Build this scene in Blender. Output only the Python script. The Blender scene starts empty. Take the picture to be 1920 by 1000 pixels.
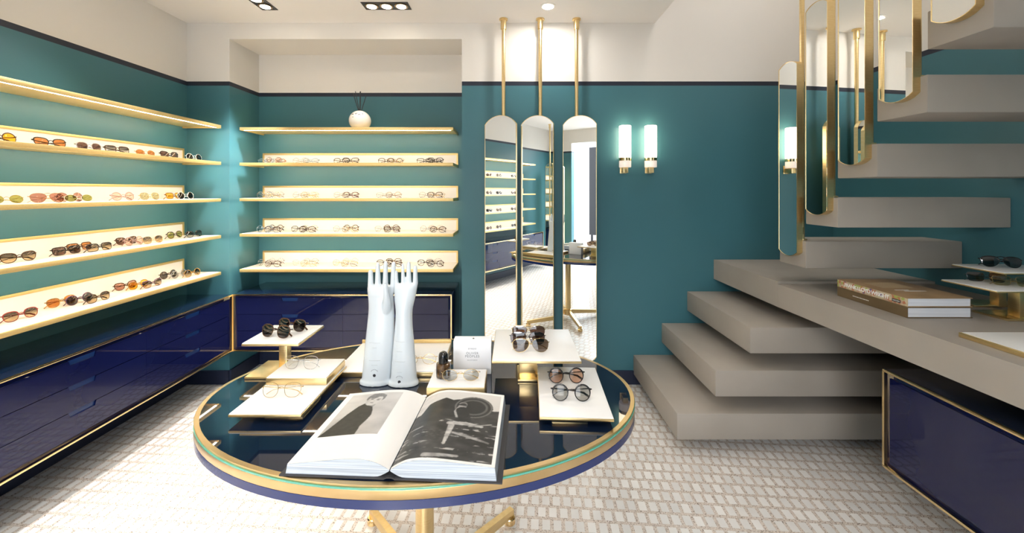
import bpy, bmesh, math, random
import numpy as np
from mathutils import Vector, Matrix, noise as mnoise

random.seed(7)
SC = bpy.context.scene
COL = SC.collection
PI = math.pi

# ------------------------------------------------------------------ camera, world, large lights, exposure
CAM_Z = 1.42
F = 741.0                      # focal length in pixels of the 1920 wide frame
cam_d = bpy.data.cameras.new('camera')
cam = bpy.data.objects.new('camera', cam_d)
COL.objects.link(cam)
cam.location = (0, 0, CAM_Z)
cam.rotation_euler = (PI / 2, 0, 0)
cam_d.sensor_width = 36.0
cam_d.lens = 36.0 * F / 1920.0
cam_d.shift_x = 0.0005
cam_d.shift_y = -143.0 / 1920.0
cam_d.clip_start = 0.05
SC.camera = cam

SC.view_settings.view_transform = 'Standard'
SC.view_settings.look = 'None'
SC.view_settings.gamma = 1.0
SC.view_settings.use_curve_mapping = False
SC.view_settings.exposure = 0.27

world = bpy.data.worlds.new('daylight')
SC.world = world
world.use_nodes = True
wb = world.node_tree.nodes['Background']
wb.inputs['Color'].default_value = (0.86, 0.93, 1.0, 1)
wb.inputs['Strength'].default_value = 4.2


def light(name, kind, loc, rot, energy, color=(1, 1, 1), size=None, size_y=None, spot=None, blend=0.5, spread=None):
    d = bpy.data.lights.new(name, kind)
    d.energy = energy
    d.color = color
    if kind == 'AREA':
        d.shape = 'RECTANGLE'
        d.size = size
        d.size_y = size_y or size
        if spread:
            d.spread = spread
    if kind == 'SPOT':
        d.spot_size = spot
        d.spot_blend = blend
        d.shadow_soft_size = size or 0.03
    if kind == 'POINT':
        d.shadow_soft_size = size or 0.03
    o = bpy.data.objects.new(name, d)
    COL.objects.link(o)
    o.location = loc
    o.rotation_euler = rot
    return o


def aim(frm, to):
    return (Vector(to) - Vector(frm)).to_track_quat('-Z', 'Y').to_euler()


# daylight falling through the shop front behind the camera
p = (-0.75, -2.75, 3.0)
light('daylight_at_shop_front', 'AREA', p, aim(p, (-1.5, 0.9, 0.2)), 360, (1.0, 0.97, 0.94), 2.2, 1.2)
# light from the upper floor coming down the open stairwell
p = (1.75, 1.3, 4.8)
light('upper_floor_light', 'AREA', p, aim(p, (1.75, 1.3, 0)), 26, (1.0, 0.95, 0.90), 1.0, 2.4)

WARM = (1.0, 0.80, 0.55)
NEUT = (1.0, 0.955, 0.90)

# ------------------------------------------------------------------ materials
MATS = {}


def pr(name, col, rough=0.5, metal=0.0, spec=0.5, coat=0.0, emit=None, estr=0.0, trans=0.0, ior=1.5):
    if name in MATS:
        return MATS[name]
    m = bpy.data.materials.new(name)
    m.use_nodes = True
    b = m.node_tree.nodes['Principled BSDF']
    b.inputs['Base Color'].default_value = (*col, 1)
    b.inputs['Roughness'].default_value = rough
    b.inputs['Metallic'].default_value = metal
    b.inputs['Specular IOR Level'].default_value = spec
    b.inputs['Coat Weight'].default_value = coat
    b.inputs['Coat Roughness'].default_value = 0.02
    b.inputs['Transmission Weight'].default_value = trans
    b.inputs['IOR'].default_value = ior
    if emit:
        b.inputs['Emission Color'].default_value = (*emit, 1)
        b.inputs['Emission Strength'].default_value = estr
    MATS[name] = m
    return m


def nt(m):
    t = m.node_tree
    return t.nodes, t.links, t.nodes['Principled BSDF']


def add_noise(m, scale, c1, c2, detail=5, stretch=(1, 1, 1), bump=0.0, rough=None):
    n, l, b = nt(m)
    tc = n.new('ShaderNodeTexCoord')
    mp = n.new('ShaderNodeMapping')
    mp.inputs['Scale'].default_value = stretch
    l.new(tc.outputs['Object'], mp.inputs['Vector'])
    ns = n.new('ShaderNodeTexNoise')
    ns.inputs['Scale'].default_value = scale
    ns.inputs['Detail'].default_value = detail
    l.new(mp.outputs['Vector'], ns.inputs['Vector'])
    cr = n.new('ShaderNodeValToRGB')
    cr.color_ramp.elements[0].color = (*c1, 1)
    cr.color_ramp.elements[1].color = (*c2, 1)
    cr.color_ramp.elements[0].position = 0.3
    cr.color_ramp.elements[1].position = 0.7
    l.new(ns.outputs['Fac'], cr.inputs['Fac'])
    l.new(cr.outputs['Color'], b.inputs['Base Color'])
    if bump:
        bp = n.new('ShaderNodeBump')
        bp.inputs['Strength'].default_value = bump
        bp.inputs['Distance'].default_value = 0.002
        l.new(ns.outputs['Fac'], bp.inputs['Height'])
        l.new(bp.outputs['Normal'], b.inputs['Normal'])
    return m


brass = add_noise(pr('brushed_brass', (.8, .6, .3), 0.30, 1.0), 30, (.78, .58, .28), (.86, .67, .36), 3, (1, 1, 14))
brass_shelf = add_noise(pr('satin_brass_shelf', (.8, .6, .3), 0.45, .75), 22, (.84, .60, .25), (.92, .69, .32), 3, (6, 1, 40))
gold = pr('polished_gold', (.9, .68, .36), 0.16, 1.0)
navy = add_noise(pr('navy_lacquer', (.006, .010, .055), 0.012, 0, 0.5), 2.0, (.004, .006, .040), (.006, .009, .052), 3)
navy_top = pr('navy_glass_top', (.004, .010, .028), 0.02, 0, 0.6, coat=0.3)
navy_matt = pr('navy_baseboard_paint', (.012, .018, .045), 0.4)
handle_blue = pr('blue_handle_recess', (.008, .030, .12), 0.2, 0, 0.5)
white_panel = pr('white_display_panel', (.84, .81, .78), 0.35)
stand_white = pr('white_stand_top', (.80, .80, .80), 0.3)
white_paper = pr('white_card', (.88, .90, .95), 0.5)
ceramic = pr('white_porcelain', (.66, .72, .77), 0.12, 0, 0.5, coat=0.5)
ink = pr('black_ink', (.02, .02, .025), 0.6)
grey_ink = pr('grey_ink', (.25, .27, .30), 0.6)
mirror_m = pr('mirror_glass', (.93, .95, .94), 0.0, 1.0)
black_m = pr('black_metal', (.01, .01, .012), 0.3)
concrete = add_noise(pr('greige_microcement', (.44, .39, .33), 0.55, 0, 0.35), 2.2, (.30, .272, .24), (.37, .335, .295), 8, (1, 1, 1), 0.05)
ceil_m = pr('ceiling_paint', (.86, .84, .82), 0.8)
led_m = pr('led_strip', (1, .9, .7), 0.5, emit=(1.0, .88, .71), estr=30)
shade_m = pr('opal_glass_shade', (.9, .85, .78), 0.3, emit=(1.0, .80, .54), estr=6.5)
lampface_m = pr('spot_lens', (1, 1, 1), 0.3, emit=(1.0, .90, .74), estr=26)


def wall_paint():
    m = bpy.data.materials.new('two_tone_wall_paint')
    m.use_nodes = True
    n, l, b = nt(m)
    g = n.new('ShaderNodeNewGeometry')
    s = n.new('ShaderNodeSeparateXYZ')
    l.new(g.outputs['Position'], s.inputs[0])
    mr = n.new('ShaderNodeMapRange')
    mr.inputs['From Min'].default_value = 0
    mr.inputs['From Max'].default_value = 4
    l.new(s.outputs['Z'], mr.inputs['Value'])
    cr = n.new('ShaderNodeValToRGB')
    cr.color_ramp.interpolation = 'CONSTANT'
    e = cr.color_ramp.elements
    e[0].position = 0
    e[0].color = (.053, .172, .212, 1)
    e[1].position = 2.174 / 4
    e[1].color = (.016, .022, .040, 1)
    x = e.new(2.204 / 4)
    x.color = (.82, .79, .745, 1)
    l.new(mr.outputs['Result'], cr.inputs['Fac'])
    ns = n.new('ShaderNodeTexNoise')
    ns.inputs['Scale'].default_value = 1.5
    ns.inputs['Detail'].default_value = 6
    tc = n.new('ShaderNodeTexCoord')
    l.new(tc.outputs['Object'], ns.inputs['Vector'])
    mx = n.new('ShaderNodeMixRGB')
    mx.blend_type = 'MULTIPLY'
    mx.inputs['Fac'].default_value = 0.12
    l.new(cr.outputs['Color'], mx.inputs['Color1'])
    l.new(ns.outputs['Fac'], mx.inputs['Color2'])
    l.new(mx.outputs['Color'], b.inputs['Base Color'])
    b.inputs['Roughness'].default_value = 0.38
    b.inputs['Specular IOR Level'].default_value = 0.4
    return m


paint = wall_paint()


def floor_mat():
    m = bpy.data.materials.new('marble_mosaic_floor')
    m.use_nodes = True
    n, l, b = nt(m)
    tc = n.new('ShaderNodeTexCoord')
    mp = n.new('ShaderNodeMapping')
    mp.inputs['Rotation'].default_value = (0, 0, math.radians(4.2))
    l.new(tc.outputs['Object'], mp.inputs['Vector'])
    br = n.new('ShaderNodeTexBrick')
    br.offset = 0.37
    br.offset_frequency = 2
    br.squash = 1.0
    br.inputs['Scale'].default_value = 1.0
    br.inputs['Brick Width'].default_value = 0.048
    br.inputs['Row Height'].default_value = 0.066
    br.inputs['Mortar Size'].default_value = 0.0078
    br.inputs['Mortar Smooth'].default_value = 0.08
    br.inputs['Bias'].default_value = 0.0
    br.inputs['Color1'].default_value = (.88, .87, .85, 1)
    br.inputs['Color2'].default_value = (.74, .74, .73, 1)
    br.inputs['Mortar'].default_value = (0, 0, 0, 1)
    l.new(mp.outputs['Vector'], br.inputs['Vector'])
    ns = n.new('ShaderNodeTexNoise')
    ns.inputs['Scale'].default_value = 9
    ns.inputs['Detail'].default_value = 6
    l.new(mp.outputs['Vector'], ns.inputs['Vector'])
    mv = n.new('ShaderNodeMixRGB')
    mv.blend_type = 'MULTIPLY'
    mv.inputs['Fac'].default_value = 0.25
    l.new(br.outputs['Color'], mv.inputs['Color1'])
    l.new(ns.outputs['Fac'], mv.inputs['Color2'])
    # speckled terrazzo between the tiles
    vo = n.new('ShaderNodeTexVoronoi')
    vo.inputs['Scale'].default_value = 380
    l.new(mp.outputs['Vector'], vo.inputs['Vector'])
    cr = n.new('ShaderNodeValToRGB')
    cr.color_ramp.interpolation = 'CONSTANT'
    e = cr.color_ramp.elements
    e[0].color = (.16, .13, .11, 1)
    e[1].position = 0.09
    e[1].color = (.54, .475, .425, 1)
    for pos, c in ((0.45, (.64, .57, .51)), (0.68, (.44, .385, .335)), (0.78, (.68, .62, .57))):
        x = e.new(pos)
        x.color = (*c, 1)
    sp = n.new('ShaderNodeSeparateColor')
    l.new(vo.outputs['Color'], sp.inputs['Color'])
    l.new(sp.outputs[0], cr.inputs['Fac'])
    mx = n.new('ShaderNodeMixRGB')
    l.new(br.outputs['Fac'], mx.inputs['Fac'])
    l.new(mv.outputs['Color'], mx.inputs['Color1'])
    l.new(cr.outputs['Color'], mx.inputs['Color2'])
    l.new(mx.outputs['Color'], b.inputs['Base Color'])
    b.inputs['Roughness'].default_value = 0.22
    b.inputs['Specular IOR Level'].default_value = 0.45
    return m


floor_m = floor_mat()


def stripes_mat(name, c1, c2, scale):
    m = pr(name, c1, 0.6)
    n, l, b = nt(m)
    tc = n.new('ShaderNodeTexCoord')
    mp = n.new('ShaderNodeMapping')
    mp.inputs['Scale'].default_value = (3, 3, scale)
    l.new(tc.outputs['Object'], mp.inputs['Vector'])
    ns = n.new('ShaderNodeTexNoise')
    ns.inputs['Scale'].default_value = 1
    ns.inputs['Detail'].default_value = 3
    l.new(mp.outputs['Vector'], ns.inputs['Vector'])
    cr = n.new('ShaderNodeValToRGB')
    cr.color_ramp.elements[0].position = .35
    cr.color_ramp.elements[1].position = .6
    cr.color_ramp.elements[0].color = (*c1, 1)
    cr.color_ramp.elements[1].color = (*c2, 1)
    l.new(ns.outputs['Fac'], cr.inputs['Fac'])
    l.new(cr.outputs['Color'], b.inputs['Base Color'])
    return m


page_edge = stripes_mat('page_edges', (.30, .35, .43), (.62, .68, .76), 700)


def vcol_mat():
    m = pr('printed_page', (1, 1, 1), 0.35, spec=0.4)
    n, l, b = nt(m)
    a = n.new('ShaderNodeVertexColor')
    a.layer_name = 'Col'
    l.new(a.outputs['Color'], b.inputs['Base Color'])
    return m


page_m = vcol_mat()


def mosaic_mat():
    m = pr('patterned_spine', (1, 1, 1), 0.45)
    n, l, b = nt(m)
    tc = n.new('ShaderNodeTexCoord')
    vo = n.new('ShaderNodeTexVoronoi')
    vo.inputs['Scale'].default_value = 85
    l.new(tc.outputs['Object'], vo.inputs['Vector'])
    sp = n.new('ShaderNodeSeparateColor')
    l.new(vo.outputs['Color'], sp.inputs['Color'])
    cr = n.new('ShaderNodeValToRGB')
    cr.color_ramp.interpolation = 'CONSTANT'
    e = cr.color_ramp.elements
    e[0].color = (.50, .42, .28, 1)
    e[1].position = .3
    e[1].color = (.45, .17, .09, 1)
    for p_, c in ((.45, (.16, .10, .20)), (.55, (.35, .40, .10)), (.68, (.58, .48, .33)), (.9, (.45, .30, .22))):
        x = e.new(p_)
        x.color = (*c, 1)
    l.new(sp.outputs[0], cr.inputs['Fac'])
    l.new(cr.outputs['Color'], b.inputs['Base Color'])
    return m


def lens_mat(name, col, gloss=0.10, grad=None):
    """tinted see-through lens with a glossy surface; grad = lighter tint near the lower rim"""
    if name in MATS:
        return MATS[name]
    m = bpy.data.materials.new(name)
    m.use_nodes = True
    t = m.node_tree
    n, l = t.nodes, t.links
    n.clear()
    out = n.new('ShaderNodeOutputMaterial')
    tr = n.new('ShaderNodeBsdfTransparent')
    tr.inputs['Color'].default_value = (*col, 1)
    if grad:
        tc = n.new('ShaderNodeTexCoord')
        s = n.new('ShaderNodeSeparateXYZ')
        l.new(tc.outputs['Object'], s.inputs[0])
        mr = n.new('ShaderNodeMapRange')
        mr.inputs['From Min'].default_value = 0.008
        mr.inputs['From Max'].default_value = 0.034
        l.new(s.outputs['Z'], mr.inputs['Value'])
        mx = n.new('ShaderNodeMixRGB')
        mx.inputs['Color1'].default_value = (*grad, 1)
        mx.inputs['Color2'].default_value = (*col, 1)
        l.new(mr.outputs['Result'], mx.inputs['Fac'])
        l.new(mx.outputs['Color'], tr.inputs['Color'])
    gl = n.new('ShaderNodeBsdfGlossy')
    gl.inputs['Roughness'].default_value = 0.02
    mix = n.new('ShaderNodeMixShader')
    mix.inputs['Fac'].default_value = gloss
    l.new(tr.outputs[0], mix.inputs[1])
    l.new(gl.outputs[0], mix.inputs[2])
    l.new(mix.outputs[0], out.inputs['Surface'])
    MATS[name] = m
    return m


# ------------------------------------------------------------------ helpers
def tag(o, label=None, cat=None, group=None, kind=None):
    if label:
        o['label'] = label
    if cat:
        o['category'] = cat
    if group:
        o['group'] = group
    if kind:
        o['kind'] = kind
    return o


def empty(name, loc=(0, 0, 0), rz=0.0):
    o = bpy.data.objects.new(name, None)
    o.empty_display_size = 0.05
    COL.objects.link(o)
    o.location = loc
    o.rotation_euler = (0, 0, rz)
    return o


def thing(name, label, cat, loc=(0, 0, 0), rz=0.0, group=None):
    return tag(empty(name, loc, rz), label, cat, group)


def smooth(me, ang=35):
    for p_ in me.polygons:
        p_.use_smooth = True
    try:
        me.set_sharp_from_angle(angle=math.radians(ang))
    except Exception:
        pass


def obj(name, bm, mat, parent=None, loc=None, sm=True, ang=35):
    me = bpy.data.meshes.new(name)
    bmesh.ops.recalc_face_normals(bm, faces=bm.faces)
    bm.to_mesh(me)
    bm.free()
    mats = mat if isinstance(mat, (list, tuple)) else [mat]
    for m in mats:
        me.materials.append(m)
    if sm:
        smooth(me, ang)
    o = bpy.data.objects.new(name, me)
    COL.objects.link(o)
    if parent:
        o.parent = parent
    if loc:
        o.location = loc
    return o


def struct(name, bm, mat, sm=False):
    o = obj(name, bm, mat, sm=sm)
    o['kind'] = 'structure'
    return o


def BM():
    return bmesh.new()


def box(bm, x0, x1, y0, y1, z0, z1, bev=0.0, seg=2):
    vs = [bm.verts.new((x, y, z)) for x in (x0, x1) for y in (y0, y1) for z in (z0, z1)]
    fs = [(0, 1, 3, 2), (4, 6, 7, 5), (0, 4, 5, 1), (2, 3, 7, 6), (0, 2, 6, 4), (1, 5, 7, 3)]
    faces = [bm.faces.new([vs[i] for i in f]) for f in fs]
    bmesh.ops.recalc_face_normals(bm, faces=faces)
    if bev:
        ed = set()
        for f in faces:
            ed.update(f.edges)
        bmesh.ops.bevel(bm, geom=list(ed), offset=bev, segments=seg, affect='EDGES', profile=0.5)
    return bm


def quad(bm, pts):
    return bm.faces.new([bm.verts.new(p_) for p_ in pts])


def lathe(bm, prof, n=32, c=(0, 0), sx=1.0, sy=1.0, cap=True):
    """prof: [(r,z)...] around a vertical axis at c"""
    rings = []
    for r, z in prof:
        rings.append([bm.verts.new((c[0] + sx * r * math.cos(2 * PI * i / n), c[1] + sy * r * math.sin(2 * PI * i / n), z)) for i in range(n)])
    for a, b_ in zip(rings, rings[1:]):
        for i in range(n):
            j = (i + 1) % n
            bm.faces.new((a[i], a[j], b_[j], b_[i]))
    if cap:
        bm.faces.new(list(reversed(rings[0])))
        bm.faces.new(rings[-1])
    return bm


def tube(bm, pts, rad, n=8, closed=False, flat=None):
    """sweep a round section along pts; rad: number or list; flat: per point (ra, rb) radii (in plane, out of plane y)"""
    P = [Vector(p_) for p_ in pts]
    N = len(P)
    rings = []
    prev = None
    for i in range(N):
        if closed:
            t = P[(i + 1) % N] - P[i - 1]
        else:
            t = P[min(i + 1, N - 1)] - P[max(i - 1, 0)]
        t.normalize()
        if prev is None:
            ref = Vector((0, 1, 0)) if abs(t.y) < 0.9 else Vector((0, 0, 1))
            u = t.cross(ref).normalized()
        else:
            u = (prev - t * prev.dot(t)).normalized()
        v = t.cross(u).normalized()
        prev = u
        ru = rv = rad[i] if isinstance(rad, (list, tuple)) else rad
        if flat:
            ru, rv = flat[i]
        rings.append([bm.verts.new(P[i] + u * (ru * math.cos(2 * PI * k / n)) + v * (rv * math.sin(2 * PI * k / n))) for k in range(n)])
    M = N if closed else N - 1
    for i in range(M):
        a, b_ = rings[i], rings[(i + 1) % N]
        for k in range(n):
            bm.faces.new((a[k], a[(k + 1) % n], b_[(k + 1) % n], b_[k]))
    if not closed:
        bm.faces.new(list(reversed(rings[0])))
        bm.faces.new(rings[-1])
    return bm


def prism(bm, poly, axis, a0, a1):
    """poly: 2D points, extruded from a0 to a1 along axis; axis 'x': poly=(y,z); 'y': (x,z); 'z': (x,y)"""
    def mk(q, a):
        return {'x': (a, q[0], q[1]), 'y': (q[0], a, q[1]), 'z': (q[0], q[1], a)}[axis]
    A = [bm.verts.new(mk(q, a0)) for q in poly]
    B = [bm.verts.new(mk(q, a1)) for q in poly]
    n = len(poly)
    fs = [bm.faces.new(A), bm.faces.new(list(reversed(B)))]
    for i in range(n):
        fs.append(bm.faces.new((A[i], B[i], B[(i + 1) % n], A[(i + 1) % n])))
    bmesh.ops.recalc_face_normals(bm, faces=fs)
    return bm


def text_mesh(s, size, extrude=0.0003, spacing=1.0, bold=0.0):
    c = bpy.data.curves.new('lettering', 'FONT')
    c.body = s
    c.size = size
    c.align_x = 'CENTER'
    c.align_y = 'CENTER'
    c.extrude = extrude
    c.offset = bold
    c.space_character = spacing
    o = bpy.data.objects.new('lettering', c)
    COL.objects.link(o)
    bpy.context.view_layer.update()
    me = bpy.data.meshes.new_from_object(o.evaluated_get(bpy.context.evaluated_depsgraph_get()))
    bpy.data.objects.remove(o)
    bpy.data.curves.remove(c)
    return me


def text(s, size, mat, parent, loc, rot, spacing=1.0, name='lettering', sx=1.0, bold=0.0):
    me = text_mesh(s, size, spacing=spacing, bold=bold)
    me.materials.clear()
    me.materials.append(mat)
    o = bpy.data.objects.new(name, me)
    COL.objects.link(o)
    o.parent = parent
    o.location = loc
    o.rotation_euler = rot
    o.scale = (sx, 1, 1)
    return o


# ------------------------------------------------------------------ room shell
XL, XR = -2.38, 2.36
YB, YN, YF = 2.898, 3.237, -2.0
ZC = 2.648
NX0, NX1, NZ = -2.068, -0.364, 2.53
TOP = 5.0

b = BM()
box(b, XL - .1, XR + .1, YF - .15, YN + .1, -0.1, 0)
struct('floor', b, floor_m)

b = BM()
box(b, XL - .1, XL, YF, YN + .1, 0, TOP)
struct('wall_left', b, paint)
b = BM()
box(b, XR, XR + .1, YF, YN + .1, 0, TOP)
struct('wall_right', b, paint)
# back wall with the niche: every visible face, closed behind
b = BM()
box(b, XL, NX0, YB, YN, 0, TOP)
box(b, NX1, XR, YB, YN, 0, TOP)
box(b, NX0, NX1, YB, YN, NZ, TOP)
box(b, XL, XR, YN, YN + .1, 0, TOP)
struct('wall_back', b, paint)
# front wall with the shop opening behind the camera
b = BM()
box(b, XL, -1.85, YF - .12, YF, 0, TOP)
box(b, 0.5, XR, YF - .12, YF, 0, TOP)  # unseen stretch, widened to narrow the opening and keep daylight off the stairs
box(b, -1.85, 0.5, YF - .12, YF, 2.38, TOP)
struct('wall_front', b, paint)
# ceiling slab (the stairwell beside it is open to the upper floor)
VX, VY = 1.0525, -0.3
b = BM()
box(b, XL, VX, YF, YN, ZC, 3.1)
box(b, VX, XR, YF, VY, ZC, 3.1)
box(b, XL, VX, YF, YN, 3.1, TOP)
box(b, VX, XR, YF, VY, 3.1, TOP)
box(b, XL, XR, YF, YN, TOP, TOP + .1)
struct('ceiling', b, ceil_m)

b = BM()
box(b, XL, XL + .012, YF, YB, 0, .1)
struct('baseboard_left', b, navy_matt)
b = BM()
box(b, XL + .012, NX0, YB - .012, YB, 0, .1)
box(b, NX0, NX0 + .012, YB, YN, 0, .1)
box(b, NX0 + .012, NX1, YN - .012, YN, 0, .1)
box(b, NX1 - .012, NX1, YB, YN - .012, 0, .1)
box(b, NX1, XR, YB - .012, YB, 0, .1)
struct('baseboard_back', b, navy_matt)

# street outside the shop front, seen only in the mirrors
b = BM()
box(b, -6, 6, -9, YF - .16, -0.12, -0.02)
o = struct('ground', b, pr('pale_paving', (.62, .62, .62), 0.8))
b = BM()
box(b, -6, 6, -7.2, -7.0, -.02, 5)
o = struct('wall_opposite', b, pr('pale_facade', (.80, .82, .84), 0.8))

# ------------------------------------------------------------------ staircase
RISE, TREAD, T = 0.2325, 0.2013, 0.141
st = thing('staircase', 'floating greige concrete staircase winding up the right corner', 'stairs', (0, 0, 0))
tops = [0.2145, 0.447, 0.6795]
for i, x0 in enumerate((0.893, 1.100, 1.287)):
    b = BM()
    box(b, x0, XR - .001, 2.131, YB - .001, tops[i] - T, tops[i], .004)
    obj('step', b, concrete, st)
b = BM()
box(b, 1.483, XR - .001, 2.20, YB - .001, .77, .912)
obj('landing', b, concrete, st)
for i in range(5):
    z1 = 1.152 + RISE * i
    y0 = 2.067 - TREAD * i
    b = BM()
    box(b, 1.54, XR - .001, y0, y0 + TREAD + .001, z1 - T, z1, .004)
    obj('step', b, concrete, st)

DESK_Z = 0.897
b = BM()
prism(b, [(1.483, 2.1995), (1.545, 0.25), (XR - .001, 0.25), (XR - .001, 2.1995)], 'z', .77, DESK_Z)
d = obj('desk_slab', b, concrete)
tag(d, 'long greige concrete desk slab running forward from the stair landing', 'desk')

# ------------------------------------------------------------------ lacquer drawer cabinets
CZ0, CZ1 = .262, .67


def cabinet_parts(root, length, depth, cols, rows=3, end_open=True):
    """local: front face at y=0 looking to -Y, runs x 0..length, body behind (+Y)"""
    b = BM()
    box(b, 0.0, length, .012, depth, CZ0, CZ1 - .012, .002)
    obj('body', b, navy, root)
    b = BM()
    box(b, 0.0, length, .006, depth, CZ1 - .012, CZ1, .001)
    obj('top_panel', b, navy_top, root)
    b = BM()   # brass edging around the front
    e = .009
    box(b, 0, length, -.002, .012, CZ1 - e, CZ1 + .001, .001)
    box(b, 0, length, -.002, .012, CZ0 - .001, CZ0 + e, .001)
    box(b, 0, e, -.002, .012, CZ0 + e, CZ1 - e)
    box(b, length - e, length, -.002, .012, CZ0 + e, CZ1 - e)
    obj('brass_edging', b, gold, root)
    m = .026
    w = (length - 2 * m) / cols
    h = (CZ1 - CZ0 - 2 * m) / rows
    for c in range(cols):
        for r in range(rows):
            x0, x1 = m + c * w, m + (c + 1) * w
            z0, z1 = CZ0 + m + r * h, CZ0 + m + (r + 1) * h
            b = BM()
            g = .0015
            xc, hw, hh, sl = (x0 + x1) / 2, .060, .024, .006
            hw = min(hw, w * .3)
            # drawer front with a finger notch cut from its upper edge
            prism(b, [(x0 + g * .3, z0 + g), (x1 - g * .3, z0 + g), (x1 - g * .3, z1 - g), (xc + hw, z1 - g), (xc + hw - sl, z1 - hh), (xc - hw + sl, z1 - hh), (xc - hw, z1 - g), (x0 + g * .3, z1 - g)], 'y', .004, .02)
            dr = obj('drawer', b, navy, root, sm=False)
            b = BM()
            box(b, xc - hw, xc + hw, .0105, .0118, z1 - hh, z1 - g)
            h_ = obj('handle', b, handle_blue, dr)
            h_['label'] = 'brighter blue recessed handle'


lc = thing('drawer_cabinet', 'long wall-hung navy lacquer drawer cabinet under the left wall shelves', 'cabinet', (-2.005, -1.059, 0), PI / 2)
cabinet_parts(lc, 3.9, 2.005 + XL * -1 - 2 * 2.005 if False else .374, 6)
bc = thing('drawer_cabinet', 'wall-hung navy drawer cabinet under the niche shelves', 'cabinet', (-2.004, 2.8415, 0), 0)
cabinet_parts(bc, 1.575, .39, 2)
rc = thing('drawer_cabinet', 'navy lacquer drawer cabinet with brass edge under the concrete desk', 'cabinet', (1.558, 1.659, 0), -PI / 2)
b = BM()
L = 1.35
cabinet_parts(rc, L, XR - 1.558 - .002, 1, 1)

# ------------------------------------------------------------------ display shelves
SZ = [1.891, 1.626, 1.360, 1.095, 0.830]      # shelf top heights


def shelf(name, label, length, depth, z, group, loc, rz, panel=True, lit=True):
    """local: back at y=0, front at y=-depth, runs x 0..length, top at z=0"""
    r = thing(name, label, 'shelf', (loc[0], loc[1], z), rz, group)
    t = .022
    b = BM()
    e = .004
    # slab as an inverted tray: front lip, ends, underside
    box(b, 0, length, -depth, -depth + .012, -t, 0.0, .001)
    box(b, 0, e, -depth + .012, 0, -t, 0.0)
    box(b, length - e, length, -depth + .012, 0, -t, 0.0)
    box(b, e, length - e, -depth + .012, 0, -.012, -.004)
    obj('shelf_board', b, brass_shelf, r)
    b = BM()
    box(b, e, length - e, -depth + .012, -.001, -.004, .0005)
    obj('display_surface', b, white_panel if panel else brass_shelf, r, sm=False)
    b = BM()
    if not lit:
        b.free()
    else:
        box(b, .02, length - .02, -depth + .0125, -depth + .028, -.0205, -.0125)
        obj('light_strip', b, led_m, r, sm=False)
    if panel:
        b = BM()
        box(b, .014, length - .014, -.008, -.002, .0006, .082)
        obj('back_panel', b, white_panel, r, sm=False)
        b = BM()
        box(b, 0, length, -.012, -.001, .082, .096, .001)
        box(b, 0, .014, -.012, -.001, .0006, .082)
        box(b, length - .014, length, -.012, -.001, .0006, .082)
        obj('panel_frame', b, brass_shelf, r)
    return r


ORD = ['top', 'second', 'third', 'fourth', 'lowest']
Y0L, Y1L = -0.95, 2.86
for i, z in enumerate(SZ):
    lab = ['top brass shelf of the left wall, with nothing on it',
           'second brass shelf down on the left wall, row of mixed sunglasses',
           'third brass shelf down on the left wall, green and pink lensed sunglasses',
           'fourth brass shelf down on the left wall, dark square and tortoiseshell sunglasses',
           'lowest brass shelf on the left wall, just above the long navy cabinet'][i]
    shelf('display_shelf', lab, Y1L - Y0L, .278, z, 'lit brass shelves on the left wall', (XL + .001, Y0L, 0), PI / 2, i > 0, i < 4)
NSX0, NSX1 = -2.03, -0.436
for i, z in enumerate(SZ):
    lab = ['top brass shelf of the niche, carrying the white reed diffuser vase',
           'second brass shelf down in the niche, clear frames at its left end',
           'third brass shelf down in the niche with round wire eyeglasses',
           'fourth brass shelf down in the niche, second above the navy cabinet',
           'lowest brass shelf in the niche, behind the porcelain hands'][i]
    shelf('display_shelf', lab, NSX1 - NSX0, .287, z, 'lit brass shelves in the niche', (NSX0, YN - .001, 0), 0, i > 0, i < 4)

# ------------------------------------------------------------------ eyewear
ZT = 0.019      # how far lens centre lies above the lower rim edge (set per style)


def outline(style, n=26):
    pts = []
    for i in range(n):
        a = 2 * PI * i / n
        c, s = math.cos(a), math.sin(a)
        if style == 'round':
            x, z = .0235 * c, .0235 * s
        elif style == 'panto':
            e = 2 / 2.5
            x = .0245 * math.copysign(abs(c) ** e, c)
            z = .0215 * math.copysign(abs(s) ** e, s)
            x *= 1 + .10 * z / .0215
        elif style == 'square':
            e = 2 / 3.8
            x = .0262 * math.copysign(abs(c) ** e, c)
            z = .0190 * math.copysign(abs(s) ** e, s)
            x *= 1 + .07 * z / .019
        elif style == 'aviator':
            e = 2 / 2.2
            x = .0285 * math.copysign(abs(c) ** e, c)
            z = .0245 * math.copysign(abs(s) ** e, s)
            x = x * (1 + .16 * z / .0245) + (.004 if z < 0 else 0) * (-z / .0245)
            z *= .86 if z > 0 else 1
        elif style == 'cat':
            e = 2 / 2.3
            x = .0255 * math.copysign(abs(c) ** e, c)
            z = .0205 * math.copysign(abs(s) ** e, s)
            if z > 0:
                z += .0045 * max(0, x / .0255)
            x *= 1 + .10 * z / .02
        else:  # oval
            x, z = .0250 * c, .0180 * s
        pts.append((x, z))
    return pts


EYE = {}


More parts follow.
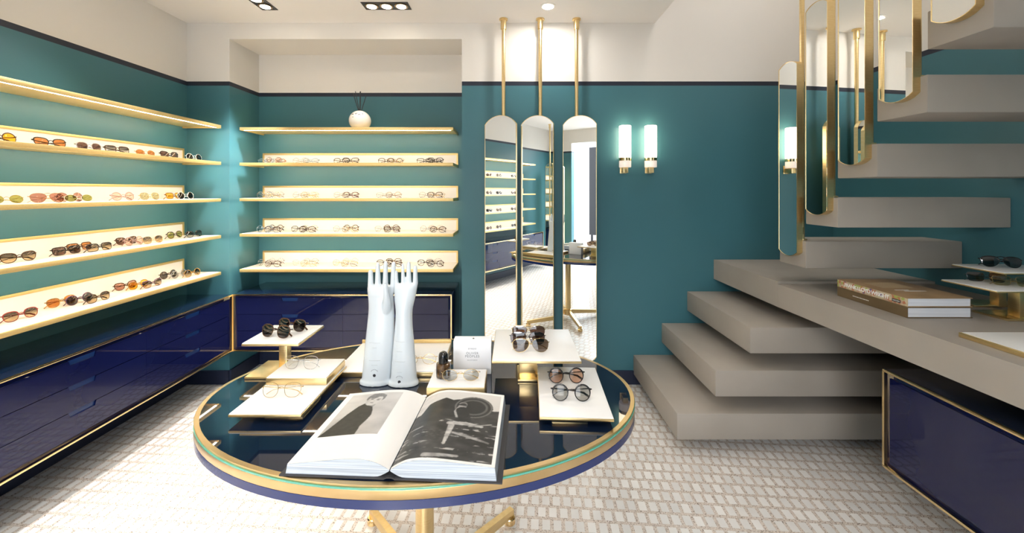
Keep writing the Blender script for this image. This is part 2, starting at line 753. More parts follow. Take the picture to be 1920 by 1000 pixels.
def eye_meshes(style, thick):
    """meshes of one pair: frame, lens left/right, temple left/right. Front looks to -Y, folded temples behind, stands on z=0"""
    key = (style, thick)
    if key in EYE:
        return EYE[key]
    ol = outline(style)
    ra = .0015 if thick else .0008
    zc = -min(q[1] for q in ol) + ra
    cx = .0345
    tilt = math.radians(12)
    R = Matrix.Rotation(-tilt, 3, 'X')

    def curve(x):          # gentle wrap of the front
        return 1.1 * x * x

    def fin(bm):
        for v in bm.verts:
            p_ = Vector((v.co.x, v.co.y + curve(v.co.x), v.co.z))
            v.co = R @ p_
        return bm

    def m(name, bm):
        bmesh.ops.recalc_face_normals(bm, faces=bm.faces)
        me = bpy.data.meshes.new(name)
        bm.to_mesh(me)
        bm.free()
        me.materials.append(None)
        smooth(me, 50)
        return me
    b = BM()
    for s in (-1, 1):
        pts = [(s * (cx + x), 0, zc + z) for x, z in ol]
        fl = []
        for x, z in ol:
            k = 1.0 + .65 * max(0.0, min(1.0, (z + .004) / .014)) if thick else 1.0
            fl.append((ra * (k if thick else 1), ra * (.9 if thick else 1)))
        tube(b, pts, ra, 6, True, fl)
    xi = cx - max(-q[0] for q in ol)
    zb = zc + .006
    rb = .0017 if thick else .0008
    tube(b, [(-xi - .001, 0, zb - .002), (-xi * .5, -.001, zb + .003), (0, -.0015, zb + .004), (xi * .5, -.001, zb + .003), (xi + .001, 0, zb - .002)], rb, 6)
    if style == 'aviator':
        tube(b, [(-xi - .006, 0, zc + .019), (0, -.001, zc + .021), (xi + .006, 0, zc + .019)], rb, 6)
    xo = cx + max(q[0] for q in ol)
    zh = zc + (.010 if thick else .008)
    for s in (-1, 1):
        tube(b, [(s * (xo - .002), 0, zh - .002), (s * (xo + .003), 0, zh), (s * (xo + .005), .004, zh)], rb * 1.1, 6)
    frame = m('frame', fin(b))
    lenses = []
    for s in (-1, 1):
        b = BM()
        c = b.verts.new((s * cx, -.0022, zc))
        r1 = [b.verts.new((s * (cx + x * .55), -.0015, zc + z * .55)) for x, z in ol]
        r2 = [b.verts.new((s * (cx + x), 0, zc + z)) for x, z in ol]
        n = len(ol)
        for i in range(n):
            j = (i + 1) % n
            b.faces.new((c, r1[i], r1[j]))
            b.faces.new((r1[i], r2[i], r2[j], r1[j]))
        lenses.append(m('lens', fin(b)))
    temples = []
    rt = .0021 if thick else .0010
    for s, yo in ((-1, .008), (1, .013)):
        b = BM()
        y0 = 1.1 * xo * xo + .004
        P = [(s * (xo + .0045), y0 - .006, zh), (s * (xo + .001), yo + .004, zh - .001), (s * xo * .4, yo + .010, zh - .005), (-s * xo * .35, yo + .012, zh - .010), (-s * xo * .7, yo + .012, zh - .015), (-s * xo * .98, yo + .011, max(.004, zh - .026))]
        for i_ in range(len(P)):      # undo the wrap that fin() would add, so that the temple stays straight
            P[i_] = (P[i_][0], P[i_][1] - curve(P[i_][0]) * (0 if i_ == 0 else 1), P[i_][2])
        fl = [(rt, rt)] * 2 + [(rt * 1.1, rt * .7)] * 2 + [(rt * 1.5, rt * .8), (rt * 1.7, rt * .9)]
        tube(b, P, rt, 6, False, fl)
        temples.append(m('temple', fin(b)))
    zmin = min(v.co.z for me in [frame] + temples for v in me.vertices)
    for me in [frame] + lenses + temples:
        for v in me.vertices:
            v.co.z -= zmin
    EYE[key] = (frame, lenses, temples)
    return EYE[key]


FR = {
    'black': pr('black_acetate', (.012, .011, .012), 0.15),
    'tortoise': add_noise(pr('tortoise_acetate', (.12, .05, .02), 0.15), 60, (.012, .006, .003), (.11, .042, .013), 2),
    'havana': add_noise(pr('honey_havana_acetate', (.5, .27, .05), 0.15), 60, (.10, .04, .01), (.62, .36, .07), 2),
    'red': pr('burgundy_acetate', (.22, .03, .03), 0.15),
    'clear': pr('clear_acetate', (.82, .82, .80), 0.1, trans=0.7),
    'white': pr('ivory_acetate', (.82, .78, .70), 0.15),
    'gold': pr('gold_wire', (.66, .46, .20), 0.2, 1.0),
    'silver': pr('silver_wire', (.72, .72, .74), 0.15, 1.0),
    'gunmetal': pr('gunmetal_wire', (.10, .10, .11), 0.25, 1.0),
    'pink': pr('pink_clear_acetate', (.85, .60, .56), 0.1, trans=0.6),
    'brown': pr('brown_acetate', (.055, .024, .012), 0.12),
    'blue': pr('blue_clear_acetate', (.45, .60, .72), 0.1, trans=0.6),
    'amber': pr('amber_acetate', (.60, .25, .06), 0.12, trans=0.4),
    'violet': pr('violet_wire', (.16, .09, .16), 0.2, 0.8),
}
LN = {
    'plain': lens_mat('demo_lens', (.97, .97, .96), .04),
    'yellow': lens_mat('yellow_lens', (.92, .52, .03), .05),
    'orange': lens_mat('orange_lens', (.58, .23, .05), .09),
    'green': lens_mat('green_lens', (.36, .38, .10), .07),
    'pale green': lens_mat('pale_green_lens', (.56, .56, .36), .07),
    'pink': lens_mat('pink_lens', (.48, .24, .18), .10),
    'rose': lens_mat('pale_rose_lens', (.80, .62, .54), .08),
    'brown': lens_mat('brown_lens', (.15, .08, .055), .12),
    'grey': lens_mat('grey_lens', (.13, .12, .12), .10),
    'black': lens_mat('black_lens', (.030, .024, .022), .10),
    'gradient': lens_mat('brown_gradient_lens', (.10, .08, .06), .08, (.70, .54, .32)),
    'grey gradient': lens_mat('grey_gradient_lens', (.10, .10, .10), .07, (.62, .60, .55)),
    'mirror': lens_mat('bronze_mirror_lens', (.20, .14, .10), .13),
    'peach': lens_mat('peach_lens', (.80, .50, .34), .10),
    'silver': lens_mat('light_grey_lens', (.52, .51, .48), .10),
}


def glasses(name, label, style, thick, fr, ln, loc, rz, group=None, scale=1.0):
    frame, lenses, temples = eye_meshes(style, thick)
    r = thing(name, label, 'sunglasses' if name == 'sunglasses' else 'eyeglasses', loc, rz, group)
    r.scale = (scale,) * 3

    def put(n, me, mat):
        o = bpy.data.objects.new(n, me)
        COL.objects.link(o)
        o.parent = r
        o.material_slots[0].link = 'OBJECT'
        o.material_slots[0].material = mat
        return o
    put('frame', frame, FR[fr])
    for me in lenses:
        put('lens', me, LN[ln])
    for me in temples:
        put('temple', me, FR[fr])
    return r


GL = 'on the left wall'
# left wall: pixel column of the pair's middle, distance from the wall, style, thick, frame, lens, label words
rows = {
    1: [(0, .16, 'round', 1, 'brown', 'yellow', 'dark-framed sunglasses with yellow round lenses'),
        (97, .17, 'cat', 1, 'black', 'orange', 'black cat-eye sunglasses with orange lenses'),
        (170, .17, 'panto', 1, 'clear', 'brown', 'clear-framed sunglasses with brown lenses'),
        (222, .17, 'square', 1, 'tortoise', 'grey gradient', 'tortoiseshell sunglasses with smoky lenses'),
        (275, .17, 'oval', 0, 'gold', 'orange', 'gold wire sunglasses with amber lenses'),
        (320, .17, 'cat', 1, 'black', 'brown', 'black sunglasses with dark brown lenses'),
        (366, .18, 'round', 0, 'white', 'black', 'white-rimmed sunglasses with black lenses')],
    2: [(14, .17, 'oval', 0, 'gold', 'green', 'gold wire sunglasses with large green lenses'),
        (92, .17, 'aviator', 0, 'gold', 'pink', 'gold wire sunglasses with brownish pink lenses'),
        (134, .09, 'round', 0, 'gunmetal', 'pink', 'dark wire sunglasses with pink lenses, behind a green-lensed pair'),
        (150, .19, 'oval', 0, 'white', 'green', 'ivory sunglasses with green lenses, in front of a pink-lensed pair'),
        (233, .17, 'round', 1, 'pink', 'rose', 'pink clear-framed sunglasses with faint rose lenses'),
        (283, .17, 'panto', 0, 'gold', 'pale green', 'gold wire sunglasses with pale green lenses'),
        (328, .10, 'square', 1, 'havana', 'yellow', 'honey havana sunglasses with amber lenses'),
        (350, .20, 'round', 0, 'white', 'black', 'ivory sunglasses with black lenses nearest the corner')],
    3: [(38, .16, 'cat', 1, 'tortoise', 'gradient', 'tortoiseshell cat-eye sunglasses with gradient lenses'),
        (128, .15, 'square', 1, 'black', 'brown', 'black square sunglasses with brown lenses'),
        (152, .07, 'square', 1, 'brown', 'orange', 'brown square sunglasses with orange lenses, set back'),
        (189, .19, 'square', 1, 'black', 'gradient', 'black square sunglasses with gradient lenses'),
        (240, .08, 'cat', 1, 'brown', 'brown', 'brown browline sunglasses, set back'),
        (254, .15, 'round', 1, 'pink', 'rose', 'pink clear-framed sunglasses with pale lenses'),
        (289, .20, 'panto', 0, 'gold', 'gradient', 'gold wire sunglasses with gradient lenses'),
        (330, .10, 'panto', 1, 'tortoise', 'green', 'tortoiseshell sunglasses with green lenses, set back'),
        (366, .19, 'cat', 1, 'black', 'grey gradient', 'black cat-eye sunglasses with smoky lenses nearest the corner')],
    4: [(42, .15, 'panto', 1, 'red', 'gradient', 'burgundy panto sunglasses with gradient lenses'),
        (118, .09, 'panto', 1, 'havana', 'orange', 'honey havana sunglasses with orange lenses'),
        (152, .14, 'round', 1, 'violet', 'grey', 'violet-grey sunglasses with grey lenses'),
        (187, .20, 'panto', 1, 'brown', 'gradient', 'brown panto sunglasses with gradient lenses'),
        (238, .09, 'cat', 1, 'tortoise', 'pink', 'tortoiseshell cat-eye sunglasses with pink lenses'),
        (262, .145, 'panto', 1, 'havana', 'yellow', 'honey havana sunglasses with yellow lenses'),
        (288, .20, 'cat', 1, 'violet', 'gradient', 'dark violet cat-eye sunglasses with gradient lenses'),
        (318, .085, 'round', 1, 'tortoise', 'grey', 'tortoiseshell round sunglasses with grey lenses, set back'),
        (338, .14, 'round', 1, 'clear', 'silver', 'clear-framed round sunglasses with pale grey lenses'),
        (363, .20, 'round', 1, 'havana', 'gradient', 'honey havana round sunglasses nearest the corner')],
}
for i, lst in rows.items():
    for (px, dd, stl, th, fr, ln, lab) in lst:
        x = XL + dd
        y = -x * F / (959 - px)
        rz = PI / 2 + random.uniform(-.08, .08) - .04
        glasses('sunglasses', f'{lab}, {ORD[i]} left wall shelf', stl, th, fr, ln, (x, y, SZ[i] + .0006), rz, f'sunglasses on the {ORD[i]} left wall shelf')
# the same shelves go on towards the shop front (they show in the wall mirrors)
for i in (1, 2, 3, 4):
    for k, y in enumerate((1.30, .95, .45, .22, -.15, -.38)):
        stl, th, fr, ln = [('panto', 1, 'black', 'brown'), ('round', 1, 'tortoise', 'grey'), ('square', 1, 'black', 'black')][(k + i) % 3]
        glasses('sunglasses', f'dark sunglasses towards the shop-front end of the {ORD[i]} left wall shelf', stl, th, fr, ln,
                (XL + .16, y, SZ[i] + .0006), PI / 2 + random.uniform(-.1, .1), f'sunglasses at the shop-front end of the {ORD[i]} left wall shelf')

# niche shelves: clusters of overlapping optical frames
clusters = {
    1: [(508, [('oval', 1, 'blue', 'plain'), ('panto', 1, 'amber', 'plain'), ('round', 1, 'clear', 'rose')]),
        (573, [('round', 1, 'clear', 'plain'), ('oval', 1, 'blue', 'plain')]),
        (650, [('panto', 1, 'tortoise', 'plain'), ('panto', 0, 'gold', 'plain'), ('cat', 1, 'black', 'plain')]),
        (734, [('panto', 1, 'brown', 'plain'), ('round', 1, 'tortoise', 'plain'), ('panto', 0, 'gold', 'plain')]),
        (807, [('square', 1, 'black', 'plain'), ('square', 1, 'brown', 'plain'), ('panto', 1, 'black', 'plain')])],
    2: [(505, [('round', 1, 'clear', 'plain'), ('round', 0, 'gunmetal', 'plain'), ('round', 0, 'gold', 'plain')]),
        (572, [('round', 0, 'gunmetal', 'plain'), ('panto', 0, 'gold', 'plain'), ('round', 0, 'gold', 'plain')]),
        (649, [('panto', 0, 'gunmetal', 'plain'), ('panto', 1, 'tortoise', 'plain'), ('panto', 0, 'violet', 'plain')]),
        (730, [('square', 0, 'gunmetal', 'plain'), ('round', 0, 'gold', 'plain'), ('round', 0, 'violet', 'plain')]),
        (810, [('panto', 0, 'gunmetal', 'plain'), ('panto', 1, 'tortoise', 'plain'), ('round', 0, 'gold', 'plain')])],
    3: [(505, [('round', 1, 'blue', 'plain'), ('round', 1, 'black', 'plain'), ('panto', 1, 'brown', 'plain')]),
        (570, [('panto', 1, 'black', 'plain'), ('panto', 0, 'gunmetal', 'plain'), ('panto', 1, 'brown', 'plain')]),
        (649, [('round', 0, 'gunmetal', 'plain'), ('round', 1, 'tortoise', 'plain'), ('panto', 0, 'gold', 'plain')]),
        (727, [('panto', 0, 'gunmetal', 'plain'), ('round', 1, 'tortoise', 'plain'), ('panto', 1, 'brown', 'plain')]),
        (812, [('round', 0, 'gunmetal', 'plain'), ('panto', 0, 'gold', 'plain'), ('panto', 1, 'brown', 'plain')])],
    4: [(506, [('round', 1, 'clear', 'plain'), ('round', 0, 'violet', 'plain'), ('panto', 1, 'brown', 'plain')]),
        (572, [('panto', 0, 'silver', 'plain'), ('panto', 0, 'gunmetal', 'plain'), ('panto', 0, 'gold', 'plain')]),
        (648, [('panto', 0, 'gold', 'plain'), ('round', 0, 'gold', 'plain'), ('panto', 0, 'gunmetal', 'plain')]),
        (731, [('panto', 1, 'black', 'plain'), ('panto', 1, 'brown', 'plain'), ('round', 1, 'tortoise', 'plain')]),
        (808, [('panto', 1, 'black', 'plain'), ('panto', 0, 'gunmetal', 'plain'), ('panto', 1, 'brown', 'plain')])],
}
CW = ['first', 'second', 'third', 'fourth', 'last']
POSW = {3: ['left pair', 'rear middle pair', 'right pair'], 2: ['left pair', 'right pair']}
colname = {'gold': 'gold wire', 'gunmetal': 'dark wire', 'silver': 'silver wire', 'violet': 'violet wire', 'clear': 'clear', 'blue': 'pale blue clear', 'amber': 'amber clear', 'black': 'black', 'brown': 'brown', 'tortoise': 'tortoiseshell'}
for i, cl in clusters.items():
    for j, (px, lst) in enumerate(cl):
        n = len(lst)
        for k, (stl, th, fr, ln) in enumerate(lst):
            yy = [3.085, 3.145, 3.035][k] if n == 3 else [3.09, 3.05][k]
            off = [-.045, 0.008, .045][k] if n == 3 else [-.052, .052][k]
            x = (px - 959) * 3.08 / F + off
            glasses('eyeglasses', f'{colname[fr]} eyeglasses, {POSW[n][k]} of the {CW[j]} cluster along the {ORD[i]} niche shelf', stl, th, fr, ln,
                    (x, yy, SZ[i] + .0006), random.uniform(-.10, .10), f'eyeglasses on the {ORD[i]} niche shelf')

# ------------------------------------------------------------------ reed diffuser vase
vx, vy = (675 - 959) * 3.05 / F, 3.05
v = thing('reed_diffuser', 'round white vase with black reeds on the top niche shelf', 'diffuser', (vx, vy, SZ[0] + .0006))
b = BM()
R_ = .081
prof = [(R_ * math.sin(a), R_ * .93 - R_ * math.cos(a) * .97) for a in np.linspace(.62, PI - .22, 22)]
z0 = prof[0][1]
prof = [(r, z - z0) for r, z in prof]
zt = prof[-1][1]
prof += [(R_ * math.sin(.22) - .003, zt), (R_ * math.sin(.22) - .004, zt - .02)]
lathe(b, prof, 40)
obj('vase', b, add_noise(pr('glazed_vase', (.78, .74, .66), 0.2), 4, (.74, .70, .62), (.82, .78, .70)), v)
for k, (dx, dy, ln_) in enumerate(((-.055, .0, .150), (-.040, .01, .165), (.0, .012, .165), (.004, -.01, .158), (.052, 0, .145))):
    b = BM()
    tube(b, [(dx * .08, dy * .3, zt - .02), (dx, dy, zt + ln_ - .01)], .0028, 6)
    obj('reed', b, ink, v)
b = BM()   # plain brushed marks on the glaze
for (a0, a1, zz, dz, w) in ((-2.20, -1.90, .100, .006, .006), (-1.80, -1.52, .112, -.006, .006), (-1.42, -1.15, .096, .006, .005), (-1.98, -1.80, .078, .004, .004), (-1.02, -.86, .104, .005, .005)):
    pts = []
    for q in np.linspace(0, 1, 9):
        a = a0 + (a1 - a0) * q
        z = zz + dz * math.sin(PI * q)
        rr = math.sqrt(max(1e-6, R_ ** 2 - ((z + z0 - R_ * .93) / .97) ** 2))
        pts.append((rr * math.cos(a), rr * math.sin(a), z))
    tube(b, pts, [w * .45 * (.35 + .65 * math.sin(PI * q)) for q in np.linspace(0, 1, 9)], 6)
obj('painted_marks', b, ink, v)


# ------------------------------------------------------------------ mirrors
def capsule(w, z0, z1, sag, n=14):
    """outline (x,z) of a tall mirror with arched ends"""
    h = w / 2
    rad = (h * h + sag * sag) / (2 * sag)
    a = math.asin(min(1, h / rad))
    pts = []
    for k in range(n + 1):
        t = -a + 2 * a * k / n
        pts.append((-rad * math.sin(t) * -1, z1 - rad + rad * math.cos(t)))
    pts = [(x, z) for x, z in pts]
    low = []
    for k in range(n + 1):
        t = a - 2 * a * k / n
        low.append((rad * math.sin(t), z0 + rad - rad * math.cos(t)))
    return pts + low


def mirror_parts(root, w, z0, z1, sag, depth, rim=.0028):
    """local: glass looks to -Y at y=0, frame depth behind"""
    ol = capsule(w, z0, z1, sag)
    b = BM()
    prism(b, ol, 'y', .0012, depth)
    obj('frame', b, brass, root, ang=30)
    inner = capsule(w - 2 * rim, z0 + rim, z1 - rim, sag)
    b = BM()
    prism(b, inner, 'y', 0.0, .0012)
    obj('mirror_glass', b, mirror_m, root, sm=False)
    b = BM()   # raised brass lip around the glass
    n = len(ol)
    A = [b.verts.new((x, -.002, z)) for x, z in ol]
    Bv = [b.verts.new((x, -.002, z)) for x, z in inner]
    C = [b.verts.new((x, .0012, z)) for x, z in ol]
    D = [b.verts.new((x, .0012, z)) for x, z in inner]
    for i in range(n):
        j = (i + 1) % n
        b.faces.new((A[i], A[j], Bv[j], Bv[i]))
        b.faces.new((A[i], C[i], C[j], A[j]))
        b.faces.new((Bv[i], Bv[j], D[j], D[i]))
    obj('lip', b, brass, root)


def pole_mirror(label, cx, px, y, rz, z0=.195, z1=1.949, group='arched mirrors hanging on brass poles'):
    r = thing('pole_mirror', label, 'mirror', (cx, y, 0), rz, group)
    mirror_parts(r, .236, z0, z1, .062, .022)
    # pole in the mirror's own frame
    dx = (px - cx)
    lx, ly = dx * math.cos(rz) + .045 * math.sin(rz), -dx * math.sin(rz) + .045 * math.cos(rz)
    b = BM()
    lathe(b, [(.013, z0 + .15), (.013, ZC - .001)], 20, (lx, ly))
    p_ = obj('pole', b, brass, r)
    b = BM()
    lathe(b, [(.019, ZC - .075), (.020, ZC - .07), (.020, ZC - .012), (.030, ZC - .010), (.030, ZC - .0005)], 24, (lx, ly))
    obj('ceiling_flange', b, brass, r)
    for zz in (z0 + .35, (z0 + z1) / 2, z1 - .25):
        b = BM()
        box(b, lx - .02, lx + .02, .0215, ly + .004, zz - .014, zz + .014, .002)
        obj('bracket', b, brass, r)
    return r


my = 2.785
pole_mirror('arched brass-framed mirror on a ceiling pole, nearest the niche', (938 - 959) * my / F, (944 - 959) * (my + .045) / F, my, -math.radians(19))
pole_mirror('arched brass-framed mirror on a ceiling pole, middle of the three', (1007 - 959) * my / F, (1013 - 959) * (my + .045) / F, my, -math.radians(17.4))
pole_mirror('arched brass-framed mirror on a ceiling pole, nearest the wall lamps', (1086.5 - 959) * my / F, (1081 - 959) * (my + .045) / F, my, -math.radians(17.0))
# two more of these stand near the shop front and show only as reflections
pole_mirror('arched pole mirror by the shop front seen reflected in the wall mirrors', -1.98, -1.98, -1.30, PI, .3, 1.93, 'pole mirrors by the shop front')
pole_mirror('arched pole mirror by the shop front seen reflected in the wall mirrors', -1.98, -1.98, -1.72, PI + .3, .3, 1.93, 'pole mirrors by the shop front')

SN = ['lowest', 'second lowest', 'third', 'fourth', 'highest']
for i in range(5):
    yc = (2.2186 + 2.09) / 2 - TREAD * i
    z0 = 1.064 + RISE * 1.005 * i
    r = thing('stair_mirror', f'narrow brass-framed mirror fixed beside the stairs, {SN[i]} of the climbing row', 'mirror', (1.506, yc, 0), -PI / 2 + math.radians(4.3), 'narrow mirrors along the stairs')
    mirror_parts(r, .1295, z0, z0 + 1.055, .026, .031, .0018)
    b = BM()
    ztop = 1.152 + RISE * i
    lx, ly = .033, .054
    lathe(b, [(.022, ztop + .001), (.022, ztop + .008), (.012, ztop + .010), (.012, 3.75)], 20, (lx, ly))
    obj('pole', b, brass, r)
    for zz in (z0 + .14, z0 + .36, z0 + .62, z0 + .9):
        b = BM()
        box(b, lx - .012, lx + .012, .030, ly + .002, zz - .02, zz + .02, .002)
        obj('hinge', b, brass, r)

# ------------------------------------------------------------------ wall lamps
for i, px in enumerate((1172, 1220)):
    Y = YB - .055
    x = (px - 959) * (Y) / F
    r = thing('wall_lamp', ['tubular opal glass wall lamp with brass band, nearer the pole mirrors', 'tubular opal glass wall lamp with brass band, nearer the stairs'][i], 'lamp', (x, Y, 1.42), 0, 'pair of opal wall lamps')
    z1 = (357 - 236) * Y / F
    z0 = (357 - 296) * Y / F
    zc = (357 - 314) * Y / F
    rr = 11 * Y / F
    b = BM()
    lathe(b, [(rr * .98, z0), (rr, z0 + .01), (rr, z1 - .004), (rr - .004, z1), (rr - .006, z1 - .02)], 28)
    obj('glass_shade', b, shade_m, r)
    b = BM()
    lathe(b, [(rr + .002, z0 - .022), (rr + .002, z0)], 28)
    obj('brass_band', b, gold, r)
    b = BM()
    lathe(b, [(rr * .98, zc), (rr, zc + .004), (rr, z0 - .022)], 28)
    obj('lower_cup', b, pr('opal_cup', (.86, .78, .72), 0.3, emit=(1.0, .82, .68), estr=.35), r)
    b = BM()
    box(b, -.018, .018, -.018, .018, zc - .040, zc, .002)
    box(b, -.016, .016, .018, .0545, zc - .034, zc - .004)
    box(b, -.024, .024, .049, .0545, zc - .042, zc + .02, .002)
    obj('bracket', b, brass, r)


# ------------------------------------------------------------------ ceiling lamps
def ceiling_fixture(label, x0, x1, y0, y1, along, group, aims, energy=18, mult=(1, 1, 1)):
    r = thing('ceiling_spotlight', label, 'lamp', ((x0 + x1) / 2, (y0 + y1) / 2, ZC), 0, group)
    hx, hy = (x1 - x0) / 2, (y1 - y0) / 2
    b = BM()
    t = .006
    box(b, -hx, hx, -hy, -hy + t, -.004, -.0002)
    box(b, -hx, hx, hy - t, hy, -.004, -.0002)
    box(b, -hx, -hx + t, -hy + t, hy - t, -.004, -.0002)
    box(b, hx - t, hx, -hy + t, hy - t, -.004, -.0002)
    box(b, -hx + t, hx - t, -hy + t, hy - t, -.0025, -.0002)
    obj('trim', b, black_m, r, sm=False)
    for k in (-1, 0, 1):
        ox, oy = (k * hx * .64, 0) if along == 'x' else (0, k * hy * .64)
        b = BM()
        lathe(b, [(.043, -.0026), (.043, -.006), (.036, -.007)], 24, (ox, oy))
        lp = obj('lamp', b, pr('bronze_reflector', (.45, .30, .16), 0.2, 1.0), r)
        b = BM()
        lathe(b, [(.031, -.0071), (.031, -.0085)], 24, (ox, oy))
        obj('lamp_lens', b, lampface_m, lp)
        frm = ((x0 + x1) / 2 + ox, (y0 + y1) / 2 + oy, ZC - .03)
        light('spot_beam', 'SPOT', frm, aim(frm, aims[k + 1]), energy * mult[k + 1], NEUT, .07, spot=math.radians(62 if mult[k + 1] < 4 else 40), blend=.9)
    return r


G_ = 'recessed black ceiling spotlights'
ceiling_fixture('black recessed triple spotlight in the ceiling before the niche', -.985, -.677, 2.575, 2.68, 'x', G_,
                [(-1.3, 3.1, 1.2), (-1.6, 2.1, 0), (-.3, 1.3, .74)], 26, (1, 3.6, 1))
ceiling_fixture('black recessed triple spotlight in the ceiling near the left wall', -1.692, -1.585, 2.38, 2.685, 'y', G_,
                [(-2.3, 1.5, 1.2), (-1.85, 1.9, 0), (-2.10, 2.9, 1.20)], 70, (.9, 1.7, 4.5))
ceiling_fixture('black recessed triple spotlight in the ceiling above the entrance', -1.692, -1.585, -.2, .105, 'y', G_,
                [(-2.1, .9, 0), (-1.9, 1.5, 0), (-1.4, 1.0, 0)], 80)
ceiling_fixture('black recessed triple spotlight in the ceiling above the table', -.45, -.145, .55, .655, 'x', G_,
                [(-.9, 1.5, .74), (-.22, 1.5, .8), (.3, 1.5, .74)], 15)

dx_, dy_ = .243, 2.63
r = thing('downlight', 'small round white downlight in the ceiling above the pole mirrors', 'lamp', (dx_, dy_, ZC))
b = BM()
lathe(b, [(.050, -.0002), (.050, -.004), (.040, -.006)], 28)
obj('ring', b, pr('white_ring', (.85, .82, .78), 0.4), r)
b = BM()
lathe(b, [(.036, -.0062), (.036, -.0085)], 28)
obj('lamp_lens', b, lampface_m, r)
light('downlight_beam', 'AREA', (dx_, dy_, ZC - .012), (0, 0, 0), 4.2, NEUT, .06)

# ------------------------------------------------------------------ table
TX, TY, TA, TB, TZ = -.2985, 1.360, .709, .451, .74
tb = thing('display_table', 'oval navy glass-topped table with brass rim and pedestal', 'table', (TX, TY, 0))


def oval(bm, prof, n=96, cap=True):
    rings = []
    for d_, z in prof:
        rings.append([bm.verts.new(((TA + d_) * math.cos(2 * PI * i / n), (TB + d_) * math.sin(2 * PI * i / n), z)) for i in range(n)])
    for a, c in zip(rings, rings[1:]):
        for i in range(n):
            j = (i + 1) % n
            bm.faces.new((a[i], a[j], c[j], c[i]))
    if cap:
        bm.faces.new(list(reversed(rings[0])))
        bm.faces.new(rings[-1])
    return bm


b = BM()
oval(b, [(-.020, TZ - .012), (-.0135, TZ - .0003)])
obj('tabletop', b, navy_top, tb)
b = BM()
oval(b, [(-.03, TZ - .034), (0, TZ - .034), (.0005, TZ - .033), (.0005, TZ - .012), (-.001, TZ - .010), (-.001, TZ - .006), (0, TZ - .001), (-.001, TZ), (-.0135, TZ), (-.0135, TZ - .011), (-.03, TZ - .011)], cap=False)
obj('brass_rim', b, add_noise(pr('brushed_brass_rim', (.85, .68, .38), .30, 1), 10, (.60, .43, .21), (.72, .54, .29), 2), tb)
b = BM()
oval(b, [(-.002, TZ - .0105), (.0012, TZ - .0105), (.0012, TZ - .0065), (-.002, TZ - .0065)], cap=False)
obj('glass_edge', b, pr('green_glass_edge', (.10, .42, .33), 0.06, coat=.5), tb)
b = BM()
oval(b, [(-.03, TZ - .058), (-.002, TZ - .058), (.0005, TZ - .056), (.0005, TZ - .0345), (-.03, TZ - .0345)])
obj('navy_underframe', b, pr('blue_lacquer_edge', (.010, .026, .13), 0.08, spec=.6), tb)
b = BM()
lathe(b, [(.11, TZ - .068), (.11, TZ - .058)], 32)
lathe(b, [(.031, .05), (.031, TZ - .068)], 32)
obj('column', b, brass, tb)
b = BM()
lathe(b, [(.026, .035), (.045, .04), (.045, .10), (.031, .105)], 32)
obj('hub', b, brass, tb)
for sx in (-1, 1):
    for sy in (-1, 1):
        ex, ey = .30 * sx, .335 * sy
        b = BM()
        dirv = Vector((ex, ey, 0)).normalized()
        nrm = Vector((-dirv.y, dirv.x, 0))
        p0, p1 = dirv * .04, Vector((ex, ey, 0))
        sec = []
        for q, (z0_, z1_, w_) in ((p0, (.050, .095, .014)), (p1, (.028, .058, .012))):
            sec.append([b.verts.new(q + nrm * w_ * s_ + Vector((0, 0, z_))) for s_, z_ in ((-1, z0_), (1, z0_), (1, z1_), (-1, z1_))])
        for k in range(4):
            b.faces.new((sec[0][k], sec[0][(k + 1) % 4], sec[1][(k + 1) % 4], sec[1][k]))
        b.faces.new(sec[0][::-1])
        b.faces.new(sec[1])
        lg = obj('leg', b, brass, tb)
        b = BM()
        lathe(b, [(.020, 0.0005), (.024, .004), (.024, .026), (.021, .030)], 24, (ex * .97, ey * .97))
        obj('foot', b, gold, lg)


# ------------------------------------------------------------------ display stands on the table
def stand(label, x0, x1, y0, y1, ztop, zbase, thick=.012, post=None, base=None, rz=0.0, group='white and brass display stands on the table'):
    cx, cy = (x0 + x1) / 2, (y0 + y1) / 2
    r = thing('display_stand', label, 'display stand', (cx, cy, zbase), rz, group)
    hx, hy, h = (x1 - x0) / 2, (y1 - y0) / 2, ztop - zbase
    b = BM()
    box(b, -hx, hx, -hy, hy, h - thick, h - .003, .0008)
    obj('brass_plate', b, brass, r)
    b = BM()
    box(b, -hx + .0015, hx - .0015, -hy + .0015, hy - .0015, h - .003, h, .0005)
    obj('white_top', b, stand_white, r)
    if post:
        px0, px1, py0, py1 = [q - c for q, c in zip(post, (cx, cx, cy, cy))]
        b = BM()
        box(b, px0, px1, py0, py1, .006 if base else 0.0, h - thick, .001)
        obj('post', b, brass, r)
    if base:
        bx0, bx1, by0, by1 = [q - c for q, c in zip(base, (cx, cx, cy, cy))]
        b = BM()
        box(b, bx0, bx1, by0, by1, 0.0, .008, .001)
        obj('base_plate', b, brass, r)
    return r


